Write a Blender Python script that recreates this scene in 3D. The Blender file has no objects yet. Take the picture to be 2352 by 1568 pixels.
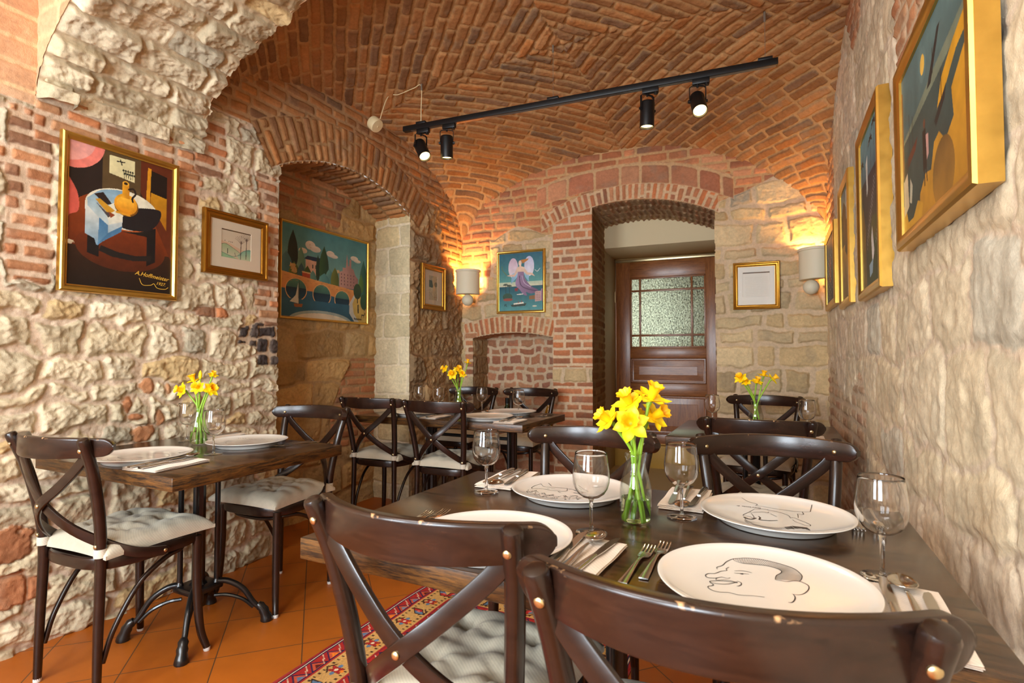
import bpy, bmesh, math, random
import numpy as np
from mathutils import Vector, Matrix
SC = bpy.context.scene
COL = SC.collection
PI = math.pi
rnd = random.Random(11)

def lin(c):
    c = np.asarray(c, dtype=np.float64) / 255.0
    return np.where(c <= 0.04045, c / 12.92, ((c + 0.055) / 1.055) ** 2.4)
def lc(r, g, b):
    v = lin((r, g, b)); return (float(v[0]), float(v[1]), float(v[2]), 1.0)

# ------------------------------------------------------------------ materials
class NT:
    def __init__(s, name):
        s.m = bpy.data.materials.new(name); s.m.use_nodes = True
        s.t = s.m.node_tree; s.t.nodes.clear()
        s.out = s.n('ShaderNodeOutputMaterial')
    def n(s, typ, **kw):
        x = s.t.nodes.new(typ)
        for k, v in kw.items(): setattr(x, k, v)
        return x
    def l(s, a, b): s.t.links.new(a, b)
    def pbsdf(s, **kw):
        b = s.n('ShaderNodeBsdfPrincipled')
        for k, v in kw.items(): b.inputs[k.replace('_', ' ')].default_value = v
        s.l(b.outputs[0], s.out.inputs[0]); return b
    def noise(s, scale, detail=4, rough=0.55, vec=None, dist=0.0):
        x = s.n('ShaderNodeTexNoise'); x.inputs['Scale'].default_value = scale
        x.inputs['Detail'].default_value = detail; x.inputs['Roughness'].default_value = rough
        x.inputs['Distortion'].default_value = dist
        if vec is not None: s.l(vec, x.inputs['Vector'])
        return x
    def ramp(s, fac, stops):
        r = s.n('ShaderNodeValToRGB'); e = r.color_ramp.elements
        while len(e) < len(stops): e.new(0.5)
        for k, (p, c) in enumerate(stops): e[k].position = p; e[k].color = c
        s.l(fac, r.inputs[0]); return r
    def mix(s, fac, a, b, mode='MIX'):
        x = s.n('ShaderNodeMix', data_type='RGBA', blend_type=mode)
        for i, v in ((0, fac), (6, a), (7, b)):
            if hasattr(v, 'is_output'): s.l(v, x.inputs[i])
            else: x.inputs[i].default_value = v
        return x.outputs[2]
    def bump(s, h, strength, dist=0.002):
        b = s.n('ShaderNodeBump'); b.inputs['Strength'].default_value = strength
        b.inputs['Distance'].default_value = dist; s.l(h, b.inputs['Height']); return b.outputs[0]
    def coords(s, which='Object', scale=(1, 1, 1)):
        c = s.n('ShaderNodeTexCoord'); m = s.n('ShaderNodeMapping')
        m.inputs['Scale'].default_value = scale
        s.l(c.outputs[which], m.inputs[0]); return m.outputs[0]

def simple(name, rgb, rough=0.5, metal=0.0, **kw):
    t = NT(name); t.pbsdf(Base_Color=lc(*rgb), Roughness=rough, Metallic=metal, **kw); return t.m

def m_masonry():
    t = NT('masonry'); b = t.pbsdf(Roughness=0.92); b.inputs['Specular IOR Level'].default_value = 0.25
    a = t.n('ShaderNodeVertexColor', layer_name='Col'); v = t.coords()
    n1 = t.noise(46, 7, 0.72, v); n2 = t.noise(230, 3, 0.6, v)
    r = t.ramp(n1.outputs[0], [(0.25, (0.74, 0.72, 0.70, 1)), (0.75, (1.14, 1.12, 1.10, 1))])
    c = t.mix(1.0, a.outputs[0], r.outputs[0], 'MULTIPLY'); t.l(c, b.inputs['Base Color'])
    h = t.n('ShaderNodeMath', operation='MULTIPLY_ADD'); h.inputs[1].default_value = 0.35
    t.l(n2.outputs[0], h.inputs[0]); t.l(n1.outputs[0], h.inputs[2])
    t.l(t.bump(h.outputs[0], 0.55, 0.006), b.inputs['Normal']); return t.m

def m_wood(name, dark, light, scale=(1, 1, 1), rough=0.33, coat=0.25, grain=1.0, wear=False, lo=0.55, hi=1.0):
    t = NT(name); b = t.pbsdf(Roughness=rough); b.inputs['Coat Weight'].default_value = coat
    b.inputs['Coat Roughness'].default_value = 0.18
    v = t.coords('Object', scale)
    n = t.noise(6, 5, 0.6, v, 0.6); n2 = t.noise(34, 4, 0.65, v)
    s = t.n('ShaderNodeMath', operation='MULTIPLY_ADD'); s.inputs[1].default_value = 0.6
    t.l(n2.outputs[0], s.inputs[0]); t.l(n.outputs[0], s.inputs[2])
    r = t.ramp(s.outputs[0], [(lo, lc(*dark)), (hi, lc(*light))])
    c = r.outputs[0]
    if wear:
        a = t.n('ShaderNodeAttribute', attribute_name='wear'); w = t.noise(28, 3, 0.7, t.coords())
        k = t.ramp(w.outputs[0], [(0.60, (0, 0, 0, 1)), (0.68, (1, 1, 1, 1))])
        q = t.n('ShaderNodeMath', operation='MULTIPLY'); t.l(a.outputs['Fac'], q.inputs[0]); t.l(k.outputs[0], q.inputs[1])
        c = t.mix(q.outputs[0], c, lc(196, 150, 104))
    t.l(c, b.inputs['Base Color'])
    t.l(t.bump(s.outputs[0], 0.12 * grain, 0.002), b.inputs['Normal']); return t.m

def m_vcol(name, rough=0.6, coat=0.0, layer='Col', bump=0.0, bscale=300, spec=0.4):
    t = NT(name); b = t.pbsdf(Roughness=rough); b.inputs['Coat Weight'].default_value = coat
    b.inputs['Specular IOR Level'].default_value = spec
    a = t.n('ShaderNodeVertexColor', layer_name=layer); t.l(a.outputs[0], b.inputs['Base Color'])
    if bump:
        n = t.noise(bscale, 3, 0.6, t.coords()); t.l(t.bump(n.outputs[0], bump, 0.002), b.inputs['Normal'])
    return t.m

def m_gold(name, rgb, rough, streak=True):
    t = NT(name); b = t.pbsdf(Base_Color=lc(*rgb), Metallic=0.92, Roughness=rough)
    v = t.coords(); n = t.noise(30, 4, 0.6, v)
    r = t.ramp(n.outputs[0], [(0.3, (rough * 0.92,) * 3 + (1,)), (0.7, (rough * 1.1,) * 3 + (1,))])
    t.l(r.outputs[0], b.inputs['Roughness'])
    c = t.ramp(n.outputs[0], [(0.3, lc(*[q * 0.96 for q in rgb])), (0.7, lc(*rgb))]); t.l(c.outputs[0], b.inputs['Base Color'])
    return t.m

def m_thin_glass(name, tint=(1, 1, 1, 1), ior=1.5, rough=0.0):
    t = NT(name); tr = t.n('ShaderNodeBsdfTransparent'); tr.inputs[0].default_value = tint
    g = t.n('ShaderNodeBsdfGlossy'); g.inputs['Roughness'].default_value = rough
    f = t.n('ShaderNodeFresnel'); ge = t.n('ShaderNodeNewGeometry'); mr = t.n('ShaderNodeMapRange'); mr.inputs['To Min'].default_value = ior; mr.inputs['To Max'].default_value = 1 / ior
    t.l(ge.outputs['Backfacing'], mr.inputs['Value']); t.l(mr.outputs[0], f.inputs[0])
    k = t.n('ShaderNodeMath', operation='MULTIPLY'); k.inputs[1].default_value = 1.25; k.use_clamp = True
    t.l(f.outputs[0], k.inputs[0])
    m = t.n('ShaderNodeMixShader'); t.l(k.outputs[0], m.inputs[0]); t.l(tr.outputs[0], m.inputs[1]); t.l(g.outputs[0], m.inputs[2])
    t.l(m.outputs[0], t.out.inputs[0]); return t.m

def m_fabric(name, rgb, scale=900):
    t = NT(name); b = t.pbsdf(Base_Color=lc(*rgb), Roughness=0.9); b.inputs['Specular IOR Level'].default_value = 0.2
    b.inputs['Sheen Weight'].default_value = 0.15
    v = t.coords(); w = t.n('ShaderNodeTexWave'); w.inputs['Scale'].default_value = 70; w.bands_direction = 'DIAGONAL'
    t.l(v, w.inputs[0]); n = t.noise(60, 3, 0.6, v)
    s = t.n('ShaderNodeMath', operation='MULTIPLY_ADD'); s.inputs[1].default_value = 0.4
    t.l(w.outputs['Fac'], s.inputs[0]); t.l(n.outputs[0], s.inputs[2])
    r = t.ramp(s.outputs[0], [(0.3, lc(*[q * 0.93 for q in rgb])), (0.9, lc(*rgb))]); t.l(r.outputs[0], b.inputs['Base Color'])
    t.l(t.bump(s.outputs[0], 0.12, 0.002), b.inputs['Normal']); return t.m

def m_emit(name, rgb, strength):
    t = NT(name); e = t.n('ShaderNodeEmission'); e.inputs[0].default_value = lc(*rgb); e.inputs[1].default_value = strength
    t.l(e.outputs[0], t.out.inputs[0]); return t.m

M = {}
M['masonry'] = m_masonry()
M['chair'] = m_wood('dark_beech', (24, 14, 10), (44, 26, 18), (1, 1, 6), 0.27, 0.15, 0.4)
M['rail'] = m_wood('dark_beech_rail', (26, 15, 11), (50, 29, 20), (1, 6, 9), 0.27, 0.15, 0.4, wear=True)
M['top'] = m_wood('stained_oak_top', (26, 16, 10), (84, 56, 34), (0.9, 7, 7), 0.20, 0.2, 0.5, lo=0.62, hi=0.98)
M['edge'] = m_wood('worn_oak_edge', (24, 15, 9), (112, 72, 28), (2.0, 2.0, 24), 0.40, 0.1, 1.5, lo=0.66, hi=1.12)
M['cushion'] = m_fabric('natural_cotton', (202, 192, 170))
M['strap'] = m_fabric('cotton_tape', (206, 198, 180))
M['iron'] = simple('black_cast_iron', (20, 19, 19), 0.32, 0.0, Coat_Weight=0.3)
M['black'] = simple('black_enamel', (14, 14, 14), 0.42)
M['brass'] = simple('brass', (214, 194, 148), 0.32, 1.0)
M['glide'] = simple('white_plastic', (220, 218, 212), 0.5)
M['steel'] = simple('polished_steel', (205, 200, 192), 0.16, 1.0)
M['china'] = simple('white_porcelain', (236, 232, 224), 0.12, 0.0, Coat_Weight=0.5)
M['ink'] = simple('black_print', (28, 26, 26), 0.4)
M['goldink'] = simple('yellow_paint', (214, 168, 60), 0.5)
M['napkin'] = m_fabric('napkin_linen', (246, 230, 212))
M['glass'] = m_thin_glass('thin_glass', (0.985, 0.99, 0.985, 1), 1.45)
M['vglass'] = m_thin_glass('bottle_glass', (0.96, 0.985, 0.965, 1), 1.5)
wt = NT('water'); wg = wt.n('ShaderNodeBsdfGlass'); wg.inputs['IOR'].default_value = 1.33; wg.inputs['Roughness'].default_value = 0.0; wg.inputs['Color'].default_value = (0.96, 1, 0.90, 1)
wt.l(wg.outputs[0], wt.out.inputs[0]); M['water'] = wt.m
gl = NT('solid_glass'); gb = gl.n('ShaderNodeBsdfGlass'); gb.inputs['IOR'].default_value = 1.45; gb.inputs['Roughness'].default_value = 0.0
gl.l(gb.outputs[0], gl.out.inputs[0]); M['sglass'] = gl.m
M['gold'] = m_gold('gilt_frame', (222, 176, 84), 0.30)
M['gold2'] = m_gold('antique_gilt', (176, 124, 44), 0.34)
M['goldside'] = m_gold('gilt_side', (222, 180, 104), 0.42)
M['canvas'] = m_vcol('painted_canvas', 0.5, 0.0, bump=0.15)
M['rug'] = m_vcol('rug_pile', 0.95, 0.0, bump=0.5, bscale=420, spec=0.1)
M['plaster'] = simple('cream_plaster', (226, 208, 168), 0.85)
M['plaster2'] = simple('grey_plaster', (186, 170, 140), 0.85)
M['ochre'] = simple('ochre_paint', (186, 144, 58), 0.6)
M['sconce'] = simple('cream_ceramic', (226, 214, 184), 0.55)
M['door'] = m_wood('reddish_pine', (112, 62, 28), (164, 102, 52), (9, 9, 1.0), 0.34, 0.15, 0.8)
M['doorh'] = m_wood('reddish_pine_rail', (112, 62, 28), (164, 102, 52), (1.0, 9, 9), 0.34, 0.15, 0.8)
M['bulb'] = m_emit('warm_bulb', (255, 190, 96), 60)
M['lens'] = m_emit('lamp_lens', (255, 214, 136), 7)
M['stem'] = simple('green_stem', (138, 178, 44), 0.45)
M['petal'] = simple('daffodil_yellow', (255, 220, 16), 0.5, 0.0, Subsurface_Weight=0.0)
M['trumpet'] = simple('daffodil_orange', (255, 190, 8), 0.5)
M['sheath'] = simple('papery_sheath', (150, 120, 60), 0.7)
M['cream'] = simple('cream_plastic', (226, 206, 160), 0.5)
M['mat'] = simple('mount_card', (212, 196, 172), 0.8)
M['paper'] = simple('white_paper', (240, 236, 226), 0.8)
M['winframe'] = simple('white_window_paint', (225, 222, 214), 0.4)
M['pgreen'] = simple('bottle_green', (70, 84, 40), 0.1, 0.0, Transmission_Weight=0.5)
M['amber'] = simple('amber_oil', (206, 140, 20), 0.1, 0.0, Transmission_Weight=0.4)

def m_rough_glass():
    t = NT('cathedral_glass'); v = t.coords('Object', (1, 1, 0.75))
    n = t.n('ShaderNodeTexVoronoi'); n.inputs['Scale'].default_value = 85; n.feature = 'SMOOTH_F1'; t.l(v, n.inputs['Vector'])
    nz = t.noise(50, 2, 0.5, v)
    s = t.n('ShaderNodeMath', operation='ADD'); t.l(n.outputs[0], s.inputs[0]); t.l(nz.outputs[0], s.inputs[1])
    bp = t.bump(s.outputs[0], 0.9, 0.02)
    g = t.n('ShaderNodeBsdfGlossy'); g.inputs['Roughness'].default_value = 0.14; t.l(bp, g.inputs['Normal'])
    tl = t.n('ShaderNodeBsdfTranslucent'); tl.inputs[0].default_value = lc(222, 228, 214); t.l(bp, tl.inputs['Normal'])
    f = t.n('ShaderNodeFresnel'); f.inputs[0].default_value = 1.5; t.l(bp, f.inputs['Normal'])
    m = t.n('ShaderNodeMixShader'); t.l(f.outputs[0], m.inputs[0]); t.l(tl.outputs[0], m.inputs[1]); t.l(g.outputs[0], m.inputs[2])
    t.l(m.outputs[0], t.out.inputs[0]); return t.m
M['rglass'] = m_rough_glass()

def m_tiles():
    t = NT('terracotta_tiles'); b = t.pbsdf(Roughness=0.42); b.inputs['Specular IOR Level'].default_value = 0.35
    c = t.n('ShaderNodeTexCoord'); mp = t.n('ShaderNodeMapping'); mp.inputs['Rotation'].default_value = (0, 0, math.radians(-46.0))
    mp.inputs['Location'].default_value = (0.045, 0.115, 0)
    t.l(c.outputs['Object'], mp.inputs[0])
    br = t.n('ShaderNodeTexBrick', offset=0.0, squash=1.0)
    br.inputs['Scale'].default_value = 1.0; br.inputs['Brick Width'].default_value = 0.305; br.inputs['Row Height'].default_value = 0.305
    br.inputs['Mortar Size'].default_value = 0.0022; br.inputs['Mortar Smooth'].default_value = 0.1
    br.inputs['Color1'].default_value = lc(178, 96, 28); br.inputs['Color2'].default_value = lc(168, 88, 22); br.inputs['Mortar'].default_value = lc(92, 62, 40)
    t.l(mp.outputs[0], br.inputs[0])
    n = t.noise(5, 3, 0.6, c.outputs['Object'])
    r = t.ramp(n.outputs[0], [(0.3, (0.86, 0.84, 0.8, 1)), (0.7, (1.06, 1.04, 1.0, 1))])
    t.l(t.mix(1.0, br.outputs[0], r.outputs[0], 'MULTIPLY'), b.inputs['Base Color'])
    iv = t.n('ShaderNodeMath', operation='SUBTRACT'); iv.inputs[0].default_value = 1.0; t.l(br.outputs['Fac'], iv.inputs[1])
    t.l(t.bump(iv.outputs[0], 0.5, 0.002), b.inputs['Normal']); return t.m
M['tiles'] = m_tiles()

# ------------------------------------------------------------------ mesh building
def link(o, parent=None):
    COL.objects.link(o)
    if parent is not None: o.parent = parent
    return o
def tag(o, label, cat, group=None):
    o['label'] = label; o['category'] = cat
    if group: o['group'] = group
    return o
def thing(name, label, cat, loc=(0, 0, 0), rotz=0.0, group=None):
    o = bpy.data.objects.new(name, None); o.empty_display_size = 0.05
    link(o); o.location = loc; o.rotation_euler = (0, 0, rotz)
    return tag(o, label, cat, group)
def structure(o): o['kind'] = 'structure'; return o

def catmull(pts, n):
    P = [np.array(p, float) for p in pts]; P = [2 * P[0] - P[1]] + P + [2 * P[-1] - P[-2]]
    out = []; seg = len(P) - 3
    for i in range(n):
        t = i / (n - 1) * seg; k = min(int(t), seg - 1); u = t - k
        a, b, c, d = P[k:k + 4]
        out.append(0.5 * (2 * b + (c - a) * u + (2 * a - 5 * b + 4 * c - d) * u * u + (3 * b - a - 3 * c + d) * u ** 3))
    return out
def unit(v):
    v = np.array(v, float); n = np.linalg.norm(v); return v / n if n > 1e-12 else v

class MB:
    def __init__(s): s.v = []; s.f = []; s.mi = []; s.attr = []
    def add(s, V, Fc, mi=0, wear=None):
        o = len(s.v); s.v += [tuple(map(float, p)) for p in V]; s.f += [tuple(i + o for i in q) for q in Fc]
        s.mi += [mi] * len(Fc) if not isinstance(mi, list) else mi
        s.attr += list(wear) if wear is not None else [0.0] * len(V); return s
    def xf(s, Mx):
        s.v = [tuple(Mx @ Vector(p)) for p in s.v]; return s
    def box(s, lo, hi, bev=0.0, seg=2, mi=0, Mx=None):
        bm = bmesh.new(); bmesh.ops.create_cube(bm, size=1.0)
        for v in bm.verts: v.co = Vector([(lo[i] + hi[i]) / 2 + v.co[i] * (hi[i] - lo[i]) for i in range(3)])
        if bev > 0: bmesh.ops.bevel(bm, geom=list(bm.edges), offset=bev, segments=seg, affect='EDGES', profile=0.5)
        if Mx is not None: bmesh.ops.transform(bm, matrix=Mx, verts=bm.verts)
        bm.verts.index_update()
        s.add([v.co[:] for v in bm.verts], [[v.index for v in f.verts] for f in bm.faces], mi); bm.free(); return s
    def loops(s, L, closed=True, cap0=True, cap1=True, mi=0, wear=None):
        n = len(L[0]); V = [p for r in L for p in r]; Fc = []
        for i in range(len(L) - 1):
            for j in range(n if closed else n - 1):
                k = (j + 1) % n
                Fc.append((i * n + j, i * n + k, (i + 1) * n + k, (i + 1) * n + j))
        if cap0: Fc.append(tuple(range(n))[::-1])
        if cap1: Fc.append(tuple((len(L) - 1) * n + j for j in range(n)))
        return s.add(V, Fc, mi, wear)
    def tube(s, pts, rad, n=12, mi=0, round_end=False, cap=True):
        P = [np.array(p, float) for p in pts]; m = len(P)
        R = list(rad) if hasattr(rad, '__len__') else [rad] * m
        if round_end:
            d = unit(P[-1] - P[-2]); P += [P[-1] + d * R[-1] * 0.35, P[-1] + d * R[-1] * 0.5]; R += [R[-1] * 0.85, R[-1] * 0.5]; m = len(P)
        T = [unit(P[min(i + 1, m - 1)] - P[max(i - 1, 0)]) for i in range(m)]
        a = np.array([0, 0, 1.0]) if abs(T[0][2]) < 0.9 else np.array([1.0, 0, 0])
        N = unit(np.cross(T[0], a)); L = []
        for i in range(m):
            N = unit(N - T[i] * (N @ T[i])); B = np.cross(T[i], N)
            L.append([P[i] + R[i] * (math.cos(2 * PI * j / n) * N + math.sin(2 * PI * j / n) * B) for j in range(n)])
        return s.loops(L, True, cap, cap, mi)
    def lathe(s, prof, n=40, c=(0, 0, 0), mi=0, cap=False):
        L = [[(c[0] + r * math.cos(2 * PI * j / n), c[1] + r * math.sin(2 * PI * j / n), c[2] + z) for j in range(n)] for r, z in prof]
        return s.loops(L, True, cap, cap, mi)
    def ribbon(s, pts, nrm, w, t, mi=0, rc=0.25):
        """rectangular bar swept along pts; nrm = direction of the broad face's normal at each point; w,t = width, thickness (lists or floats)"""
        P = [np.array(p, float) for p in pts]; m = len(P)
        W = w if hasattr(w, '__len__') else [w] * m; Th = t if hasattr(t, '__len__') else [t] * m; L = []
        for i in range(m):
            T = unit(P[min(i + 1, m - 1)] - P[max(i - 1, 0)]); N = np.array(nrm[i], float); N = unit(N - T * (N @ T)); B = np.cross(T, N)
            a, b, q = W[i] / 2, Th[i] / 2, min(W[i], Th[i]) * rc
            L.append([P[i] + x * B + y * N for x, y in ((a - q, b), (a - q * .3, b - q * .3), (a, b - q), (a, -b + q), (a - q * .3, -b + q * .3), (a - q, -b), (-a + q, -b), (-a + q * .3, -b + q * .3), (-a, -b + q), (-a, b - q), (-a + q * .3, b - q * .3), (-a + q, b))])
        return s.loops(L, True, True, True, mi)
    def sphere(s, c, r, n=20, mi=0):
        pr = [(max(1e-5, r[0] * math.sin(PI * i / (n // 2))), -r[2] * math.cos(PI * i / (n // 2))) for i in range(n // 2 + 1)] if hasattr(r, '__len__') else [(max(1e-5, r * math.sin(PI * i / (n // 2))), -r * math.cos(PI * i / (n // 2))) for i in range(n // 2 + 1)]
        return s.lathe(pr, n, c, mi)
    def build(s, name, mats, parent=None, angle=38, wear=False):
        me = bpy.data.meshes.new(name); me.from_pydata(s.v, [], s.f)
        for q in (mats if isinstance(mats, (list, tuple)) else [mats]): me.materials.append(q)
        me.polygons.foreach_set('material_index', s.mi)
        me.polygons.foreach_set('use_smooth', [True] * len(s.f)); me.set_sharp_from_angle(angle=math.radians(angle))
        if wear: me.attributes.new('wear', 'FLOAT', 'POINT').data.foreach_set('value', s.attr)
        bm = bmesh.new(); bm.from_mesh(me); bmesh.ops.recalc_face_normals(bm, faces=bm.faces); bm.to_mesh(me); bm.free()
        me.update(); o = bpy.data.objects.new(name, me); return link(o, parent)

def grid_mesh(name, pos, col, mat, keep=None, flip=False, parent=None):
    """regular grid of vertices pos[h,w,3] with a colour per vertex"""
    h, w = pos.shape[:2]; idx = np.arange(h * w).reshape(h, w)
    q = np.stack([idx[:-1, :-1], idx[:-1, 1:], idx[1:, 1:], idx[1:, :-1]], -1)
    if flip: q = q[..., ::-1]
    q = q.reshape(-1, 4)
    if keep is not None: q = q[keep.reshape(-1)]
    used = np.zeros(h * w, bool); used[q.reshape(-1)] = True; re = np.cumsum(used) - 1; q = re[q]
    V = pos.reshape(-1, 3)[used]; Cc = col.reshape(-1, col.shape[-1])[used]
    me = bpy.data.meshes.new(name); me.vertices.add(len(V)); me.vertices.foreach_set('co', V.astype(np.float32).ravel())
    me.loops.add(q.size); me.loops.foreach_set('vertex_index', q.astype(np.int32).ravel())
    me.polygons.add(len(q)); me.polygons.foreach_set('loop_start', np.arange(0, q.size, 4, dtype=np.int32))
    me.polygons.foreach_set('use_smooth', np.ones(len(q), bool))
    me.update(calc_edges=True)
    a = me.color_attributes.new('Col', 'FLOAT_COLOR', 'POINT')
    c4 = np.ones((len(V), 4), np.float32); c4[:, :3] = Cc; a.data.foreach_set('color', c4.ravel())
    me.materials.append(mat); o = bpy.data.objects.new(name, me); return link(o, parent)

def copy_tree(o, parent=None, kids=None):
    c = o.copy(); COL.objects.link(c)
    if parent is not None: c.parent = parent
    for ch in list(o.children): copy_tree(ch, c)
    return c
# ------------------------------------------------------------------ numpy masonry
def hsh(ix, iy, seed):
    n = (ix.astype(np.int64) * 374761393 + iy.astype(np.int64) * 668265263 + seed * 974634777) & 0xffffffff
    n = ((n ^ (n >> 13)) * 1274126177) & 0xffffffff; n = ((n ^ (n >> 15)) * 2246822519) & 0xffffffff
    return ((n ^ (n >> 16)) & 0xffffff).astype(np.float32) / 16777216.0
def vn(x, y, seed=0):
    xi = np.floor(x).astype(np.int64); yi = np.floor(y).astype(np.int64); u = (x - xi); v = (y - yi)
    u = u * u * (3 - 2 * u); v = v * v * (3 - 2 * v)
    a, b, c, d = hsh(xi, yi, seed), hsh(xi + 1, yi, seed), hsh(xi, yi + 1, seed), hsh(xi + 1, yi + 1, seed)
    return (a * (1 - u) + b * u) * (1 - v) + (c * (1 - u) + d * u) * v
def fbm(x, y, seed=0, o=4, g=0.5):
    s = 0.0; a = 1.0; t = 0.0
    for k in range(o): s = s + a * vn(x * 2 ** k + 17.3 * k, y * 2 ** k - 9.1 * k, seed + k); t += a; a *= g
    return s / t
def sst(a, b, x):
    t = np.clip((x - a) / (b - a), 0, 1); return t * t * (3 - 2 * t)

def courses(s, t, hh, ll, seed):
    """random coursed blocks: distance to the nearest joint and a per-block random id"""
    rs = np.random.RandomState(seed); t0, t1 = float(t.min()), float(t.max()); s0, s1 = float(s.min()), float(s.max())
    b = [t0 - hh[1] * rs.rand()]
    while b[-1] < t1 + 0.01: b.append(b[-1] + hh[0] + (hh[1] - hh[0]) * rs.rand())
    b = np.array(b); r = np.clip(np.searchsorted(b, t) - 1, 0, len(b) - 2)
    dy0 = t - b[r]; dy1 = b[r + 1] - t; dx0 = np.zeros_like(s); dx1 = np.zeros_like(s); cidx = np.zeros(s.shape, np.int64)
    for k in range(len(b) - 1):
        m = r == k
        if not m.any(): continue
        n = int((s1 - s0) / ll[0]) + 4; c = s0 - ll[1] * rs.rand() + np.cumsum(ll[0] + (ll[1] - ll[0]) * rs.rand(n))
        c = np.concatenate([[s0 - ll[1] - 0.1], c]); sm = s[m]; j = np.clip(np.searchsorted(c, sm) - 1, 0, len(c) - 2)
        dx0[m] = sm - c[j]; dx1[m] = c[j + 1] - sm; cidx[m] = j
    dx = np.minimum(dx0, dx1); dy = np.minimum(dy0, dy1); q = np.minimum(0.03, 0.3 * hh[0])
    d = np.where((dx < q) & (dy < q), q - np.hypot(q - dx, q - dy), np.minimum(dx, dy))
    return d, r.astype(np.int64) * 1009 + cidx, dx0 - dx1, dy0 - dy1

LIME = [((214, 199, 168), 3), ((206, 190, 157), 3), ((199, 185, 155), 2), ((222, 208, 178), 2), ((178, 168, 145), 1), ((204, 176, 128), 1)]
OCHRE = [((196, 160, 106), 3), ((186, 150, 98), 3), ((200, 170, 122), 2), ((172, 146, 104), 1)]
BROWN = [((178, 146, 104), 3), ((166, 136, 98), 3), ((152, 126, 94), 2), ((188, 160, 118), 1)]
ASHLAR = [((210, 184, 138), 3), ((202, 176, 132), 3), ((196, 174, 136), 2), ((214, 192, 150), 2), ((176, 164, 140), 1)]
PALE = [((226, 212, 178), 3), ((220, 204, 168), 3), ((214, 198, 160), 2), ((218, 196, 150), 1)]
BRICK = [((190, 134, 94), 4), ((180, 122, 84), 3), ((202, 150, 108), 2), ((194, 128, 86), 2), ((150, 110, 84), 1)]
BRICKR = [((202, 136, 96), 4), ((190, 122, 84), 3), ((208, 150, 110), 2), ((172, 114, 84), 2), ((210, 130, 84), 1)]
VAULT = [((178, 128, 82), 4), ((168, 118, 74), 3), ((188, 136, 88), 2), ((154, 113, 78), 2), ((184, 122, 70), 1), ((144, 110, 82), 1)]
REDBLK = [((190, 132, 98), 3), ((180, 118, 88), 2), ((196, 142, 106), 2), ((168, 114, 90), 1)]
BURNT = [((84, 72, 66), 3), ((128, 106, 88), 2), ((66, 57, 54), 1)]
PINK = [((222, 176, 138), 3), ((212, 164, 126), 2), ((226, 184, 148), 1)]

def style(h, l, joint, depth, pal, mortar, rough=0.004, chisel=0.0, warp=0.010, wf=6.0, tilt=0.0, edge=0.012, seed=1, mrough=0.003, jit=0.35, jag=0.006):
    return dict(h=h, l=l, joint=joint, depth=depth, pal=pal, mortar=mortar, rough=rough, chisel=chisel, warp=warp, wf=wf, tilt=tilt, edge=edge, seed=seed, mrough=mrough, jit=jit, jag=jag)

def lay_one(s, t, st, ws=None, wt=None, dlim=None):
    sd = st['seed']; ws = s if ws is None else ws; wt = t if wt is None else wt
    w = st['warp']; f = st['wf']
    a = s + w * 2 * (fbm(ws * f, wt * f, sd + 50, 3) - 0.5); b = t + w * 2 * (fbm(ws * f, wt * f, sd + 70, 3) - 0.5)
    d, bid, cx, cy = courses(a, b, st['h'], st['l'], sd)
    d = d - st['joint'] / 2
    if dlim is not None: d = np.minimum(d, dlim)
    d = d - st['jag'] * (fbm(ws * 45, wt * 45, sd + 11, 3) - 0.42)
    R = lambda k: hsh(bid, bid * 0 + k, sd)
    k = sst(0, st['edge'], d)
    hgt = st['depth'] * k * (0.55 + 0.6 * R(1)) + k * st['tilt'] * ((R(2) - 0.5) * cx + (R(3) - 0.5) * cy)
    hgt = hgt + k * st['rough'] * 2 * (fbm(ws * 22, wt * 22, sd + 3, 5, 0.6) - 0.45)
    if st['chisel']:
        th = R(4) * 1.6 + 0.5; p = ws * np.cos(th) + wt * np.sin(th); q = -ws * np.sin(th) + wt * np.cos(th)
        n1 = fbm(p * 46 + 3 * R(5), q * 15, sd + 5, 3); r1 = 1 - np.abs(2 * n1 - 1)
        n2 = fbm(p * 18, q * 11, sd + 8, 3); r2 = 1 - np.abs(2 * n2 - 1)
        tr = fbm(p * 9, q * 26, sd + 13, 4, 0.55) * 8; ft = np.floor(tr); tr = (ft + sst(0.0, 0.22, tr - ft) - 4) / 4
        hgt = hgt + k * st['chisel'] * (0.8 * (r1 ** 1.6 - 0.5) + 0.8 * (r2 ** 1.4 - 0.5) + 1.15 * tr)
    hgt = hgt + (1 - k) * st['mrough'] * 2 * (fbm(ws * 30, wt * 30, sd + 9, 4, 0.6) - 0.5)
    wts = np.array([x[1] for x in st['pal']], float); cum = np.cumsum(wts / wts.sum()); pc = lin([x[0] for x in st['pal']])
    ci = np.clip(np.searchsorted(cum, R(6)), 0, len(cum) - 1); c = pc[ci]
    v = 1 + st['jit'] * (R(7) - 0.5) + 0.40 * (fbm(ws * 9, wt * 9, sd + 21, 4) - 0.5)
    c = c * v[..., None]
    stain = sst(0.62, 0.75, fbm(ws * 7, wt * 7, sd + 31, 4))[..., None] * 0.30
    c = c * (1 - stain) + lin((150, 140, 122)) * 0.9 * stain
    mc = lin(st['mortar']) * (1 + 0.25 * (fbm(ws * 12, wt * 12, sd + 41, 4) - 0.5))[..., None]
    kc = sst(-0.001, 0.005, d)[..., None]
    return hgt, mc * (1 - kc) + c * kc

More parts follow.
